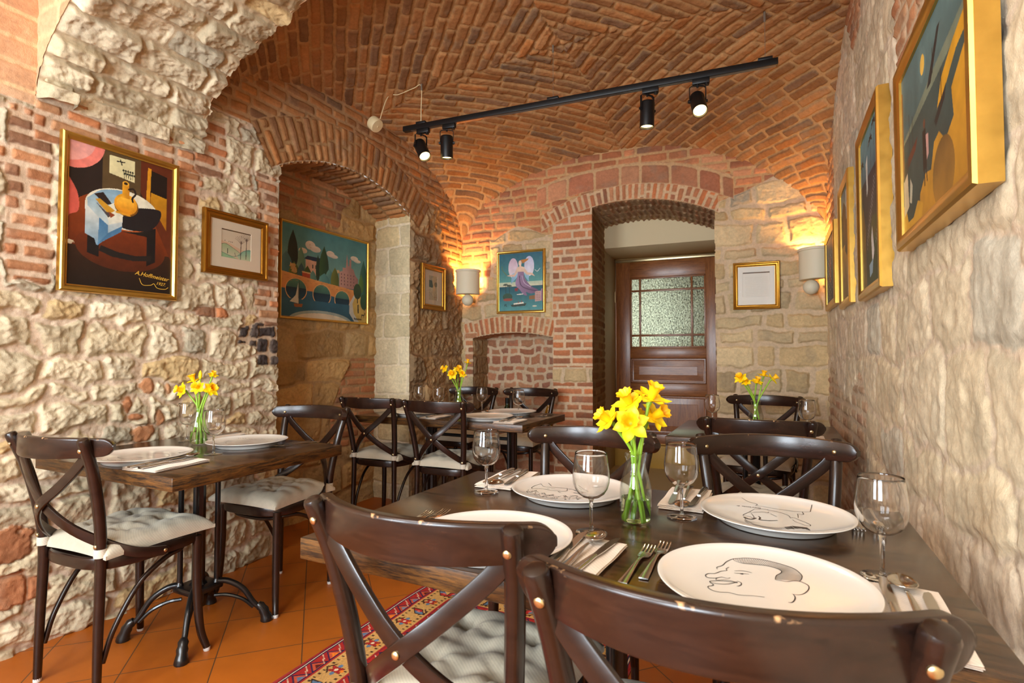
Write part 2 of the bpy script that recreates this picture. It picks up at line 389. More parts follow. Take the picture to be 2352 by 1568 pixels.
def compose(S, T, base, regs):
    """regs: list of (signed distance array, style, (s,t) coords or None); later ones lie over earlier ones"""
    lim = None
    for m, _, _ in regs: lim = -m if lim is None else np.minimum(lim, -m)
    H, Cc = lay_one(S, T, base, dlim=lim)
    for i, (m, st, co) in enumerate(regs):
        msk = m > 0
        if not msk.any(): continue
        lm = m.copy()
        for m2, _, _ in regs[i + 1:]: lm = np.minimum(lm, -m2)
        a, b = (S, T) if co is None else co
        r = np.where(msk.any(1))[0]; q = np.where(msk.any(0))[0]; sl = (slice(r[0], r[-1] + 1), slice(q[0], q[-1] + 1))
        h, c = lay_one(a[sl], b[sl], st, S[sl], T[sl], lm[sl]); mm = msk[sl]
        H[sl] = np.where(mm, h, H[sl]); Cc[sl] = np.where(mm[..., None], c, Cc[sl])
    return H, Cc
def rect(S, T, s0, s1, t0, t1, rag=0.0, seed=5, f=7.0):
    d = np.minimum(np.minimum(S - s0, s1 - S), np.minimum(T - t0, t1 - T))
    return d + rag * 2 * (fbm(S * f, T * f, seed, 3) - 0.5) if rag else d
def blob(S, T, c, r, seed=3, ax=(1, 1)):
    return r * (0.35 + 1.3 * fbm(S * 24, T * 24, seed, 3)) - np.hypot((S - c[0]) / ax[0], (T - c[1]) / ax[1])
def ring(S, T, c, R, r0, r1, a0=-PI, a1=PI):
    th = np.arctan2(S - c[0], T - c[1]); r = np.hypot(S - c[0], T - c[1]) - R
    return np.minimum(np.minimum(r - r0, r1 - r), np.minimum(th - a0, a1 - th) * R), (r, th * R)
def axes(s0, s1, t0, t1, res):
    s = np.linspace(s0, s1, max(2, int((s1 - s0) / res) + 1)); t = np.linspace(t0, t1, max(2, int((t1 - t0) / res) + 1))
    return np.meshgrid(s, t)
def keep_from(m): return (m[:-1, :-1] & m[1:, :-1] & m[:-1, 1:] & m[1:, 1:])

XL = -2.63
A3 = math.radians(3.0); BE = np.array([math.cos(A3), math.sin(A3), 0]); BN = np.array([math.sin(A3), -math.cos(A3), 0]); B0 = np.array([XL, 4.28, 0])
def xright(y): return 0.326 + 0.017 * (4.43 - y)
def yback(x): return 4.28 + (x - XL) * math.tan(A3)
# vault over the middle bay: a sail vault between four wall arches
VZ0, VZC = 2.07, 3.035
def vault_uv(u, v):
    hY = 0.79; hX = 0.81; dY = VZC - VZ0 - hY; dX = VZC - VZ0 - hX; c = hY - dX
    eu = 0.5 + 0.22 * sst(-0.3, 0.6, u); ev = 0.5 + 0.42 * sst(0.2, 1.0, u)
    Au = 1 - np.clip(1 - u * u, 0, 1) ** eu; Av = 1 - np.clip(1 - v * v, 0, 1) ** ev
    a = (hY * Au - dX * u * u) / c; b = (hX * Av - dY * v * v) / c
    return VZC - dX * u * u - dY * v * v - c * a * b + 0.13 * ((1 - v) / 2) ** 2 * np.abs(v)
def vault_xy(u, v):
    x0 = XL + (0.35 - XL) * (u + 1) / 2; y = 1.70 + (yback(x0) - 1.70) * (v + 1) / 2
    return XL + (xright(y) - XL) * (u + 1) / 2, y
def uv_of(x, y):
    v = (y - 1.70) / (yback(x) - 1.70) * 2 - 1; u = (x - XL) / (xright(y) - XL) * 2 - 1
    return u, v
def zvault(x, y):
    u, v = uv_of(x, y); return vault_uv(np.clip(u, -1, 1), np.clip(v, -1, 1))
FINE = 0.0050

# left wall with the arched recess -------------------------------------------------
NC, NR = (2.855, 1.142), 1.295            # centre and radius of the recess arch (y, z)
def left_wall():
    S, T = axes(-1.65, 4.30, 0.0, 3.0, FINE)
    base = style((0.07, 0.18), (0.11, 0.32), 0.014, 0.013, LIME, (214, 192, 168), rough=0.010, chisel=0.0085, warp=0.050, wf=8, tilt=0.06, edge=0.016, seed=3, mrough=0.009, jit=0.20, jag=0.016)
    bk = style((0.058, 0.068), (0.11, 0.23), 0.017, 0.011, BRICK, (212, 188, 162), rough=0.004, warp=0.006, seed=21, mrough=0.004)
    bkd = style((0.06, 0.07), (0.10, 0.22), 0.015, 0.010, VAULT, (190, 156, 116), rough=0.004, warp=0.008, seed=23)
    vou = style((0.052, 0.064), (0.13, 0.27), 0.012, 0.012, VAULT, (186, 150, 106), rough=0.004, warp=0.006, seed=25)
    brn = style((0.20, 0.36), (0.30, 0.6), 0.006, 0.008, BROWN, (168, 138, 102), rough=0.014, chisel=0.010, warp=0.05, tilt=0.05, edge=0.03, seed=31, mrough=0.008, jit=0.2)
    bur = style((0.08, 0.12), (0.12, 0.20), 0.012, 0.012, BURNT, (206, 182, 156), rough=0.010, chisel=0.006, seed=33, warp=.02, jag=0.014)
    pk = style((0.09, 0.11), (0.22, 0.34), 0.012, 0.003, PINK, (236, 196, 152), rough=0.003, warp=0.004, seed=35, jit=0.12)
    R = []
    R.append((rect(S, T, -2, 1.075, 2.13, 3.2), pk, None))
    R.append((np.maximum(rect(S, T, 0.985, 1.13, 1.42, 2.10, 0.03, 4, 9), rect(S, T, -2, 1.0, 1.50, 2.12, 0.30, 4, 5)), bk, None))
    R.append((rect(S, T, 1.06, 1.76, 2.00, 2.20, 0.02), bk, None))
    R.append((rect(S, T, 1.60, 1.73, 1.84, 2.05, 0.03, 9), bk, None))
    R.append((rect(S, T, 1.70, 1.87, 2.08, 2.37, 0.04, 8), bk, None))
    R.append((rect(S, T, 3.49, 4.4, 0.0, 2.45), brn, None))
    R.append((rect(S, T, 1.72, 4.4, 2.44, 3.2), bkd, None))
    R.append((rect(S, T, 3.95, 4.4, 1.95, 3.2, 0.06, 6), bkd, None))
    q = 0.05 * (hsh(np.floor(T / 0.071).astype(int), np.zeros(T.shape, int), 7) - 0.5)
    R.append((rect(S, T, 2.09, 2.30, 1.31, 2.16) + q * (S < 2.2), bk, None))
    R.append((rect(S, T, 1.95, 2.12, 1.20, 1.33, 0.04, 2), bur, None)); R.append((rect(S, T, 2.10, 2.30, 1.10, 1.30, 0.03, 3), bur, None))
    rg, co = ring(S, T, NC, NR, 0.0, 0.26, -0.56, 0.62); R.append((rg, vou, (co[0], co[1])))
    for (cy, cz, r, ax) in ((1.50, 1.0, 0.035, (1, 1.4)), (1.42, 0.93, 0.03, (.8, 1.3)), (1.46, 0.86, 0.025, (1.4, .7)), (1.56, 0.85, 0.03, (.8, 1.5)), (1.50, 0.79, 0.04, (1.2, 1)), (0.99, 0.42, 0.09, (1.2, .8)), (1.02, 0.24, 0.09, (1.2, .8)), (1.60, 0.98, 0.02, (.8, 1.6)), (1.82, 1.36, .05, (1.8, .6))):
        R.append((blob(S, T, (cy, cz), r, 13, ax), style((0.3, 0.4), (0.3, 0.4), 0.0, 0.012, BRICK, (208, 184, 158), rough=0.008, seed=int(40 + cy * 10)), None))
    H, Cc = compose(S, T, base, R)
    arch = T < NC[1] + np.sqrt(np.clip(NR ** 2 - (S - NC[0]) ** 2, 0, 9)) + 0.006 * (fbm(S * 25, T * 25, 2, 3) - 0.5)
    jagl = 0.010 * (fbm(T * 9, S * 0 + 1, 4, 3) - 0.5); hole = (S > 2.224 + jagl) & (S < 3.486 + jagl) & (T < NC[1] - 0.007 + np.sqrt(np.clip(NR ** 2 - (S - NC[0]) ** 2, 0, 9)))
    zt = np.where(S > 1.74, zvault(np.full_like(S, XL), np.clip(S, 1.7, 4.28)) + 0.06, 9.0)
    ok = (~hole) & (T < zt) & (S < 4.30)
    pos = np.stack([XL + H, S, T], -1)
    return structure(grid_mesh('wall_left', pos, Cc, M['masonry'], keep_from(ok)))
left_wall()
def left_recess():
    S, T = axes(2.16, 3.56, 0.0, 2.55, FINE)
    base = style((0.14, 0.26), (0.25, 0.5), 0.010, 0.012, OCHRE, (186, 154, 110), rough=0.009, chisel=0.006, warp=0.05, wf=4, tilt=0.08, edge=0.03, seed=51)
    bk = style((0.06, 0.072), (0.12, 0.25), 0.014, 0.008, BRICK, (176, 142, 104), rough=0.003, warp=0.006, seed=53)
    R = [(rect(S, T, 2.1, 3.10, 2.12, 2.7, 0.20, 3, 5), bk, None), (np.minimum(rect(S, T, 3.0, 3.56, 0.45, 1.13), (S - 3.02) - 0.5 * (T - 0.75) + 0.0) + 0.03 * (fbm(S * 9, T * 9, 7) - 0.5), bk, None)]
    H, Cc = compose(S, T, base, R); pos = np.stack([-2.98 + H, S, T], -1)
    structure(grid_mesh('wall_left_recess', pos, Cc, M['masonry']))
    # camera-facing jamb of the pier
    S, T = axes(-3.0, XL + 0.005, 0.0, 2.32, FINE)
    st = style((0.13, 0.24), (0.18, 0.42), 0.010, 0.008, PALE, (230, 214, 184), rough=0.005, chisel=0.0035, warp=0.018, seed=57, jit=0.15)
    H, Cc = lay_one(S, T, st); top = T < NC[1] + np.sqrt(NR ** 2 - (3.488 - NC[0]) ** 2) + 0.02
    H = H * sst(0, 0.05, XL + 0.005 - S + 0.03) + 0.0; pos = np.stack([S, 3.492 - H, T], -1)
    structure(grid_mesh('wall_left_pier', pos, Cc, M['masonry'], keep_from(top)))
    S, T = axes(-3.0, XL, 0.0, 2.30, 0.02); st['pal'] = LIME; H, Cc = lay_one(S, T, st); pos = np.stack([S, 2.222 + H * 0.4, T], -1)
    structure(grid_mesh('wall_left_jamb', pos, Cc, M['masonry']))
    # brick soffit of the recess arch: s = angle * R, t = depth
    S, T = axes(-0.50 * NR, 0.51 * NR, -3.0, XL + 0.004, 0.005)
    st = style((0.12, 0.24), (0.052, 0.066), 0.010, 0.016, VAULT, (170, 134, 92), rough=0.005, warp=0.006, seed=61)
    H, Cc = lay_one(S, T, st); th = S / NR; r = NR - H
    pos = np.stack([T, NC[0] + r * np.sin(th), NC[1] + r * np.cos(th)], -1)
    structure(grid_mesh('wall_left_soffit', pos, Cc, M['masonry']))
left_recess()

# back wall ------------------------------------------------------------------------
DC, DR = (1.535, 0.926), 1.504            # doorway arch in wall coordinates (u, z)
KC, KR = (0.50, -0.28), 1.64              # small recess arch
def bpos(u, z, off): return B0 + u[..., None] * BE + np.stack([0 * z, 0 * z, z], -1) + off[..., None] * BN
def back_wall():
    S, T = axes(-0.03, 3.02, 0.0, 2.95, FINE)
    base = style((0.09, 0.19), (0.14, 0.38), 0.024, 0.014, ASHLAR, (212, 188, 156), rough=0.007, chisel=0.0040, warp=0.032, wf=6, tilt=0.05, edge=0.018, seed=71, jag=0.010)
    bk = style((0.060, 0.074), (0.11, 0.27), 0.017, 0.006, BRICKR, (220, 194, 160), rough=0.003, warp=0.005, seed=73, jit=0.4)
    bko = style((0.060, 0.078), (0.10, 0.24), 0.016, 0.007, BRICKR, (206, 166, 118), rough=0.004, warp=0.010, seed=75)
    blk = style((0.176, 0.180), (0.14, 0.24), 0.016, 0.006, REDBLK, (208, 172, 128), rough=0.004, warp=0.008, seed=77)
    vou = style((0.044, 0.056), (0.12, 0.30), 0.016, 0.009, BRICKR, (214, 184, 146), rough=0.003, warp=0.004, seed=79)
    crazy = style((0.06, 0.11), (0.07, 0.16), 0.022, 0.005, REDBLK, (212, 186, 154), rough=0.003, warp=0.03, wf=9, seed=81)
    Zl = zvault(XL + S * BE[0], yback(XL + S * BE[0])); dz = Zl - T
    R = [(np.minimum(rect(S, T, -1, 0.30, 1.86, 3), 0.9) + 0.05 * (fbm(S * 8, T * 8, 3) - 0.5), bko, None),
         (np.minimum(0.62 - 0.24 * sst(0.95, 0.5, S) - dz, T - 2.2) - 0.22 * np.clip(S - 1.65, 0, 9) + 0.02 * (fbm(S * 9, T * 9, 5) - 0.5) - 0.10 * sst(2.2, 2.9, S), bko, None),
         (np.minimum(np.minimum(dz - 0.13, 0.31 - dz), rect(S, T, 0.75, 2.35, 2.3, 2.9)), blk, (S, -dz)),
         (rect(S, T, -0.2, 0.40, 0.0, 0.78, 0.06, 3), crazy, None),
         (rect(S, T, 0.895, 1.28, 1.05, 2.45), bk, None), (rect(S, T, 0.86, 1.28, 0.0, 0.92, 0.05, 8), bk, None), (rect(S, T, 0.10, 0.9, 0.0, 0.47, 0.04, 9), crazy, None),
         (np.minimum(ring(S, T, KC, KR, 0.0, 0.145)[0], rect(S, T, 0.03, 0.905, 1.2, 1.6)), vou, (lambda q: (q[0], q[1]))(ring(S, T, KC, KR, 0, .1)[1])),
         (rect(S, T, 0.04, 0.16, 0.95, 1.36, 0.02), bk, None),
         (np.minimum(ring(S, T, DC, DR, 0.0, 0.125)[0], rect(S, T, 0.79, 2.24, 2.2, 2.7)), vou, ring(S, T, DC, DR, 0, .1)[1])]
    H, Cc = compose(S, T, base, R)
    g = 0.010 * (fbm(T * 10, S * 0, 4, 3) - 0.5)
    hole = (S > 1.247) & (S < 2.210 + g) & (T < DC[1] - 0.007 + np.sqrt(np.clip(DR ** 2 - (S - DC[0]) ** 2, 0, 9)))
    hole |= (S > 0.125 + g) & (S < 0.891) & (T > 0.495) & (T < KC[1] - 0.007 + np.sqrt(np.clip(KR ** 2 - (S - KC[0]) ** 2, 0, 9)))
    ok = ~hole & (T < Zl + 0.06)
    structure(grid_mesh('wall_back', bpos(S, T, H), Cc, M['masonry'], keep_from(ok)))
    # small recess: back, jambs, soffit and sill
    S, T = axes(0.05, 0.96, 0.44, 1.42, FINE); H, Cc = lay_one(S, T, crazy)
    structure(grid_mesh('wall_back_recess', bpos(S, T, H - 0.30), Cc, M['masonry']))
    for u, sg, pl in ((0.122, 1, BROWN), (0.896, -1, BRICKR)):
        S, T = axes(-0.31, 0.002, 0.47, 1.38, 0.008); st = style((0.12, 0.22), (0.2, 0.4), 0.008, 0.010, pl, (176, 146, 108), rough=0.010, chisel=0.006, warp=0.02, seed=85)
        H, Cc = lay_one(S, T, st); structure(grid_mesh('wall_back_jamb', bpos(np.full_like(S, u) + sg * (H * sst(0, .03, -S) - 0.006), T, S), Cc, M['masonry']))
    S, T = axes(-0.25, 0.26, -0.31, 0.002, 0.008); H, Cc = lay_one(S * KR, T, vou); th = S
    structure(grid_mesh('wall_back_soffit', bpos(KC[0] + (KR - H * .5) * np.sin(th), KC[1] + (KR - H * .5) * np.cos(th), T), Cc, M['masonry']))
    S, T = axes(0.10, 0.91, -0.31, 0.004, 0.02); structure(grid_mesh('wall_back_sill', bpos(S, 0 * S + 0.492, T), np.ones(S.shape + (3,)) * lin((196, 170, 132)), M['masonry']))
    # door reveal: brick part to 0.69 m deep, splayed a little, then plaster
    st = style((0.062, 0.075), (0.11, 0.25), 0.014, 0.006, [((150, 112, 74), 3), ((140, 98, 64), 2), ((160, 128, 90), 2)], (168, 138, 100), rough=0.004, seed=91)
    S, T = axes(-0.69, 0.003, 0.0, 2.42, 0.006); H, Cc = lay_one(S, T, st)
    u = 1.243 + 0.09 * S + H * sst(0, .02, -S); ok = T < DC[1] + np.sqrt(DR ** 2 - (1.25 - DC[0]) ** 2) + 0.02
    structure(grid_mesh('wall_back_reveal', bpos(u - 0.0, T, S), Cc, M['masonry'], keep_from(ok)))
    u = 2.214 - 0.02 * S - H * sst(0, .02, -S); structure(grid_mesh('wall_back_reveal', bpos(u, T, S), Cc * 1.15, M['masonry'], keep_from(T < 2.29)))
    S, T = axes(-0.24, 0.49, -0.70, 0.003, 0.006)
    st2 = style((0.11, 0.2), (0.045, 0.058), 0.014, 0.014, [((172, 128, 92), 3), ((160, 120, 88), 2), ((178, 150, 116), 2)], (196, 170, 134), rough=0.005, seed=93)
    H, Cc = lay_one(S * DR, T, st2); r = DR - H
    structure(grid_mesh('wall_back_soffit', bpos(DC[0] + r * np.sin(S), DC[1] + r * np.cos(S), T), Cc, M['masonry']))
back_wall()
def bp(u, z, off): return tuple(B0 + u * BE + np.array([0, 0, z]) + off * BN)
def bbox(mb, u0, u1, z0, z1, o0, o1, bev=0.0, mi=0):
    """box in back-wall coordinates (u along the wall, z up, o out of the wall into the room)"""
    Mx = Matrix.Translation(Vector(B0)) @ Matrix.Rotation(A3, 4, 'Z')
    return mb.box((u0, -o1, z0), (u1, -o0, z1), bev, 2, mi, Mx)
# plaster lintel and reveals in front of the door
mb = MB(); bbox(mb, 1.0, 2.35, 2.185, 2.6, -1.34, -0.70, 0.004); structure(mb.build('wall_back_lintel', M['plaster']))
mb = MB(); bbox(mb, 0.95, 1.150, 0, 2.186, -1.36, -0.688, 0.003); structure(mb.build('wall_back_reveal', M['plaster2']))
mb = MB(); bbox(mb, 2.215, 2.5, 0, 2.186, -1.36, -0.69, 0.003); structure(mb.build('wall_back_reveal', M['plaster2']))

# right wall -----------------------------------------------------------------------
def right_wall():
    S, T = axes(-1.65, 4.50, 0.0, 3.0, 0.008)
    base = style((0.12, 0.26), (0.2, 0.5), 0.010, 0.005, [((230, 213, 182), 3), ((224, 206, 173), 3), ((218, 201, 170), 2), ((232, 214, 186), 2), ((206, 197, 176), 1)], (220, 200, 174), rough=0.007, chisel=0.0018, warp=0.07, wf=5, tilt=0.010, edge=0.03, seed=101, jit=0.12, mrough=0.009)
    bk = style((0.062, 0.078), (0.12, 0.24), 0.022, 0.006, [((206, 172, 140), 3), ((212, 188, 154), 3), ((190, 150, 122), 1)], (220, 200, 172), rough=0.004, warp=0.012, seed=103)
    bkt = style((0.06, 0.075), (0.12, 0.25), 0.014, 0.010, BRICK, (214, 188, 156), rough=0.006, warp=0.01, seed=105)
    R = [(rect(S, T, 2.75, 4.6, 0.1, 0.98, 0.22, 3, 4), bk, None), (rect(S, T, 3.9, 4.6, 1.9, 3.2, 0.05, 4), bkt, None),
         (np.minimum(T - 2.62, 0.10 - np.abs(S - 2.95) + 0.7 * (T - 2.62)), bkt, None), (rect(S, T, -2, 2.1, 2.02, 3.2, 0.08, 6, 4), bkt, None)]
    H, Cc = compose(S, T, base, R); x = xright(S)
    zt = np.where(S > 1.74, zvault(x, np.clip(S, 1.7, 4.4)) + 0.06, 9.0)
    pos = np.stack([x - H, S, T], -1)
    structure(grid_mesh('wall_right', pos, Cc, M['masonry'], keep_from(T < zt), flip=True))
right_wall()

# vault ----------------------------------------------------------------------------
def vault():
    q = np.linspace(-1, 1, 620); U = 0.55 * q + 0.45 * np.sin(PI / 2 * q); p = np.linspace(-1, 1, 560); Vv = 0.55 * p + 0.45 * np.sin(PI / 2 * p)
    u, v = np.meshgrid(U, Vv); x, y = vault_xy(u, v); z = vault_uv(u, v)
    P = np.stack([x, y, z], -1); dx = np.gradient(P, axis=1); dy = np.gradient(P, axis=0); N = -np.cross(dx, dy); N /= np.linalg.norm(N, axis=-1, keepdims=True) + 1e-9
    cx, cy = -1.15, 3.03; hx, hy = 1.49, 1.32
    # swallow-tail bond: courses perpendicular to the diagonals, arc length along the diagonal gives the course number
    rr = np.linspace(0, 1.3, 400); zz = vault_uv(np.clip(rr, 0, 1), np.clip(rr, 0, 1)); zd = np.concatenate([[0], np.cumsum(np.hypot(np.diff(rr) * math.hypot(hx, hy), np.diff(zz)))])
    ax_, ay_ = np.abs(x - cx), np.abs(y - cy); r = (ax_ + ay_) / (hx + hy)
    r = r + 0.006 * (fbm(x * 5, y * 5, 3, 3) - 0.5); a = np.interp(r, rr, zd); quad = (x > cx).astype(int) + 2 * (y > cy).astype(int)
    alt = np.where(np.floor(a / 0.072).astype(int) % 2 == 0, 1, -1)
    s = (ax_ - ay_) / math.sqrt(2)
    seam = np.minimum(ax_, ay_) - 0.006
    H = np.zeros_like(x); Cc = np.zeros(x.shape + (3,))
    st = style((0.066, 0.074), (0.17, 0.29), 0.013, 0.011, VAULT, (196, 156, 108), rough=0.006, warp=0.006, wf=8, edge=0.009, seed=111, jit=0.4, jag=0.008)
    for k in range(4):
        st['seed'] = 111 + k; h, c = lay_one(s, a, st, x, y, np.maximum(seam, 0.0) + 0.02 * fbm(x * 20, y * 20, 9) - 0.006); m = quad == k
        H[m] = h[m]; Cc[m] = c[m]
    rough = sst(0.5, 1.0, 1 - np.minimum(r * 2.2, 1)); H = H * (1 + 0.5 * rough)
    P = P + N * (H - 0.004)[..., None]
    structure(grid_mesh('ceiling', P, Cc, M['masonry'], flip=True))
vault()
# stone transverse arch between the bays ------------------------------------------------
def arch_band():
    xr = 0.385; un = np.linspace(-1, 1, 900); un = np.sin(un * PI / 2); x = XL + (xr - XL) * (un + 1) / 2; z = 2.165 + 0.66 * np.sqrt(np.clip(1 - un * un, 0, 1))
    L = np.concatenate([[0], np.cumsum(np.hypot(np.diff(x), np.diff(z)))]); n = int(L[-1] / 0.0055); a = np.linspace(0, L[-1], n)
    xa = np.interp(a, L, x); za = np.interp(a, L, z); yy = np.linspace(1.062, 1.725, 124); Ag, Y = np.meshgrid(a, yy); X = np.interp(Ag, L, x); Z = np.interp(Ag, L, z)
    Z = Z - 0.05 * (1.725 - Y) / 0.66 * np.clip((Z - 2.165) / 0.6, 0, 1)
    st = style((0.17, 0.42), (0.095, 0.15), 0.008, 0.022, LIME, (198, 178, 146), rough=0.008, chisel=0.011, warp=0.012, tilt=0.22, edge=0.014, seed=121, jit=0.16, mrough=0.006)
    d = 0
    H, Cc = lay_one(Y, Ag, dict(st, h=(0.09, 0.15), l=(0.18, 0.42)), Y, Ag)
    H = H * sst(1.062, 1.09, Y)
    jag = 0.03 * (hsh(np.floor(Ag / 0.12).astype(int), Ag.astype(int) * 0, 3) - 0.4) * sst(0.5, 1.0, (Y - 1.062) / 0.663)
    dx = np.gradient(X, axis=1); dz = np.gradient(Z, axis=1); ln = np.hypot(dx, dz); nx, nz = dz / ln, -dx / ln
    pos = np.stack([X + nx * H, Y + jag, Z + nz * H], -1)
    structure(grid_mesh('ceiling_arch', pos, Cc, M['masonry'], flip=True))
    # its two upright faces
    for yf, nm in ((1.062, 'ceiling_arch_face'), (1.72, 'ceiling_arch_face')):
        k = np.linspace(0, 1, 60); Kg, Ag2 = np.meshgrid(k, a[::2], indexing='ij'); X = np.interp(Ag2, L, x); Z0 = np.interp(Ag2, L, z) - (0.05 * np.clip((np.interp(Ag2, L, z) - 2.165) / 0.6, 0, 1) if yf < 1.5 else 0); Z = Z0 - 0.004 + Kg * (3.25 - Z0)
        pk = style((0.09, 0.11), (0.2, 0.32), 0.012, 0.003, PINK, (236, 196, 152), rough=0.003, seed=131, jit=0.12); Hh, C2 = lay_one(X, Z, pk)
        structure(grid_mesh(nm, np.stack([X, 0 * X + yf + (-Hh if yf < 1.5 else 0.0), Z], -1), C2, M['masonry'], flip=yf < 1.5))
arch_band()
# front bay (behind and above the camera) -----------------------------------------------
def front_bay():
    S, T = axes(XL - 0.02, 0.50, -1.65, 1.08, 0.02); st = style((0.07, 0.08), (0.2, 0.3), 0.012, 0.004, PALE, (232, 222, 204), rough=0.004, seed=141)
    H, Cc = lay_one(S, T, st); u = (S - XL) / (0.5 - XL) * 2 - 1; z = 2.95 + 0.20 * (1 - u * u)
    structure(grid_mesh('ceiling_front', np.stack([S, T, z - H], -1), Cc, M['masonry'], flip=True))
    W = [(-2.40, -1.40, 0.85, 2.30), (-0.95, 0.05, 0.85, 2.30)]
    S, T = axes(XL - 0.02, 0.50, 0.0, 3.2, 0.02); st = style((0.12, 0.2), (0.2, 0.4), 0.012, 0.006, PALE, (230, 220, 204), rough=0.006, seed=143); H, Cc = lay_one(S, T, st)
    ok = np.ones(S.shape, bool)
    for w in W: ok &= ~((S > w[0]) & (S < w[1]) & (T > w[2]) & (T < w[3]))
    structure(grid_mesh('wall_rear', np.stack([S, -1.62 + H, T], -1), Cc, M['masonry'], keep_from(ok), flip=True))
    for i, w in enumerate(W):
        mb = MB()
        for a, b, c, d in ((w[0] - .02, w[0] + .05, w[2], w[3]), (w[1] - .05, w[1] + .02, w[2], w[3]), (w[0], w[1], w[2] - .02, w[2] + .05), (w[0], w[1], w[3] - .05, w[3] + .02), ((w[0] + w[1]) / 2 - .02, (w[0] + w[1]) / 2 + .02, w[2], w[3]), (w[0], w[1], w[2] + .95, w[2] + .99)):
            mb.box((a, -1.72, c), (b, -1.63, d), 0.004)
        structure(mb.build('window_%d' % (i + 1), M['winframe']))
front_bay()
# floor ----------------------------------------------------------------------------------
mb = MB(); mb.add([(-3.1, -1.7, 0), (0.6, -1.7, 0), (0.6, 6.4, 0), (-3.1, 6.4, 0)], [(0, 1, 2, 3)]); structure(mb.build('floor', M['tiles']))
# line drawings printed on the plates, in plate coordinates (metres from the plate's centre)
def PORTRAITS():
    F = [[(-.0451, .1005), (-.0524, .0933), (-.0605, .0769), (-.0651, .0578), (-.073, .0445), (-.0715, .036)],
     [(-.0542, .0551), (-.058, .0449), (-.0566, .0374), (-.0649, .0301), (-.0732, .0149), (-.083, .0092), (-.0869, -.0015), (-.0824, -.0091), (-.0712, -.0057), (-.0619, .0039), (-.0531, .0023), (-.0485, .0076)],
     [(-.0672, -.0016), (-.0695, -.0082), (-.0676, -.0131), (-.0581, -.0068), (-.0483, -.0049), (-.0382, -.0082), (-.0452, -.0095), (-.0577, -.0116), (-.0754, -.0211), (-.0769, -.0272), (-.0712, -.0344), (-.072, -.0396), (-.0771, -.0453), (-.0771, -.0511), (-.07, -.0591), (-.059, -.0601), (-.046, -.0548), (-.0352, -.0569), (-.0247, -.0554), (-.0118, -.0501), (.0043, -.0476)],
     [(-.0769, -.0272), (-.0648, -.0273), (-.0513, -.0215), (-.0382, -.0082)], [(-.0379, -.0019), (-.0321, -.0052), (-.0304, -.0124), (-.0333, -.0206), (-.0366, -.0234)],
     ([(-.0443, .0416), (-.033, .0481), (-.0242, .0479), (-.0169, .0457)], .0016), [(-.0444, .0313), (-.0365, .0338), (-.0294, .0364), (-.0215, .0368)], ([(-.035, .0335), (-.0325, .0338), (-.030, .0345)], .0045), ([(-.0395, -.0075), (-.038, -.0078), (-.0365, -.0075)], .0042),
     [(-.0508, .0967), (-.0301, .1094), (-.0073, .1141), (.0154, .1104), (.033, .1037), (.0486, .0928), (.0578, .0728), (.0584, .058), (.0547, .0417)],
     [(-.0508, .0967), (-.0459, .0881), (-.0319, .0837), (-.014, .0877), (.0067, .0898), (.0213, .0839), (.0278, .0757), (.027, .0664), (.0214, .0548), (.0193, .0452), (.0186, .0322)],
     [(.0186, .0322), (.035, .0319), (.0459, .0402), (.0567, .0406), (.065, .0325), (.0671, .0218), (.0645, .0071), (.0575, -.0094), (.0497, -.0162), (.042, -.017)], ([(.0439, -.0168), (.0462, -.0277), (.0446, -.0408), (.0413, -.0494), (.0364, -.0518)], .0018)]
    up = [(-.0508, .0967), (-.0301, .1094), (-.0073, .1141), (.0154, .1104), (.033, .1037), (.0486, .0928), (.0578, .0728), (.0584, .058), (.0547, .0417)]
    lo = [(-.0508, .0967), (-.0319, .0837), (-.014, .0877), (.0067, .0898), (.0213, .0839), (.0278, .0757), (.0255, .063), (.0193, .0452), (.0186, .0322)]
    a = catmull([(p[0], p[1], 0) for p in up], 60); b = catmull([(p[0], p[1], 0) for p in lo], 60)
    hatch = [([tuple(a[i][:2]), tuple(b[i][:2])], .0007) for i in range(2, 59)]
    lines_on_plate(PL[0], F, .0012); lines_on_plate(PL[0], hatch, .0007)
    P = [[(-.0783, .1167), (-.0608, .0965), (-.0413, .0866), (-.0438, .0717)], [(-.0438, .0717), (-.0266, .0708), (.0029, .0636), (.0387, .0588), (.0598, .0617), (.0747, .0672)], [(.0747, .0672), (.0806, .1169)],
     [(-.0456, .0378), (-.0554, .0063), (-.0662, -.0235), (-.0651, -.0319), (-.0536, -.0351), (-.0449, -.0425), (-.0438, -.0333), (-.0472, -.0172), (-.0506, -.0037)],
     [(-.0456, .0378), (-.0261, .0474), (-.0173, .0472), (-.0143, .0422), (.0001, .0398), (.0157, .0289), (.028, .0139), (.0317, -.0077)], [(-.0537, .0009), (-.0439, .0088), (-.0255, .021), (-.0168, .016), (-.0141, .0266)],
     ([(-.0652, -.0438), (-.0569, -.0542), (-.0472, -.054), (-.0387, -.0395)], .006), ([(-.0343, -.0227), (-.0305, -.0354), (-.0315, -.0502), (-.0171, -.0504), (-.0063, -.0462), (.0051, -.0378)], .0042),
     [(-.0623, -.0453), (-.0598, -.0669), (-.0517, -.0796), (-.0435, -.08), (-.03, -.0798)], [(.0325, -.0044), (.0387, .0015), (.049, -.0134), (.0616, -.0293), (.0693, -.0443), (.0683, -.0538), (.0606, -.0539), (.0507, -.0428), (.0406, -.0315), (.0356, -.0172)],
     [(.0475, .003), (.0476, .0265), (.0465, .038)], ([(.0465, .038), (.059, .0393), (.0577, .062)], .0018), [(-.010, .012), (.004, -.008)]]
    rg = random.Random(2)
    for i in range(34):
        x = -.062 + .122 * i / 33; y = -.070 - .034 * math.sin(PI * min(1, i / 26)) ; P.append(([(x, y), (x + .006, y - .012 - .012 * rg.random())], .0012 if i < 22 else .004))
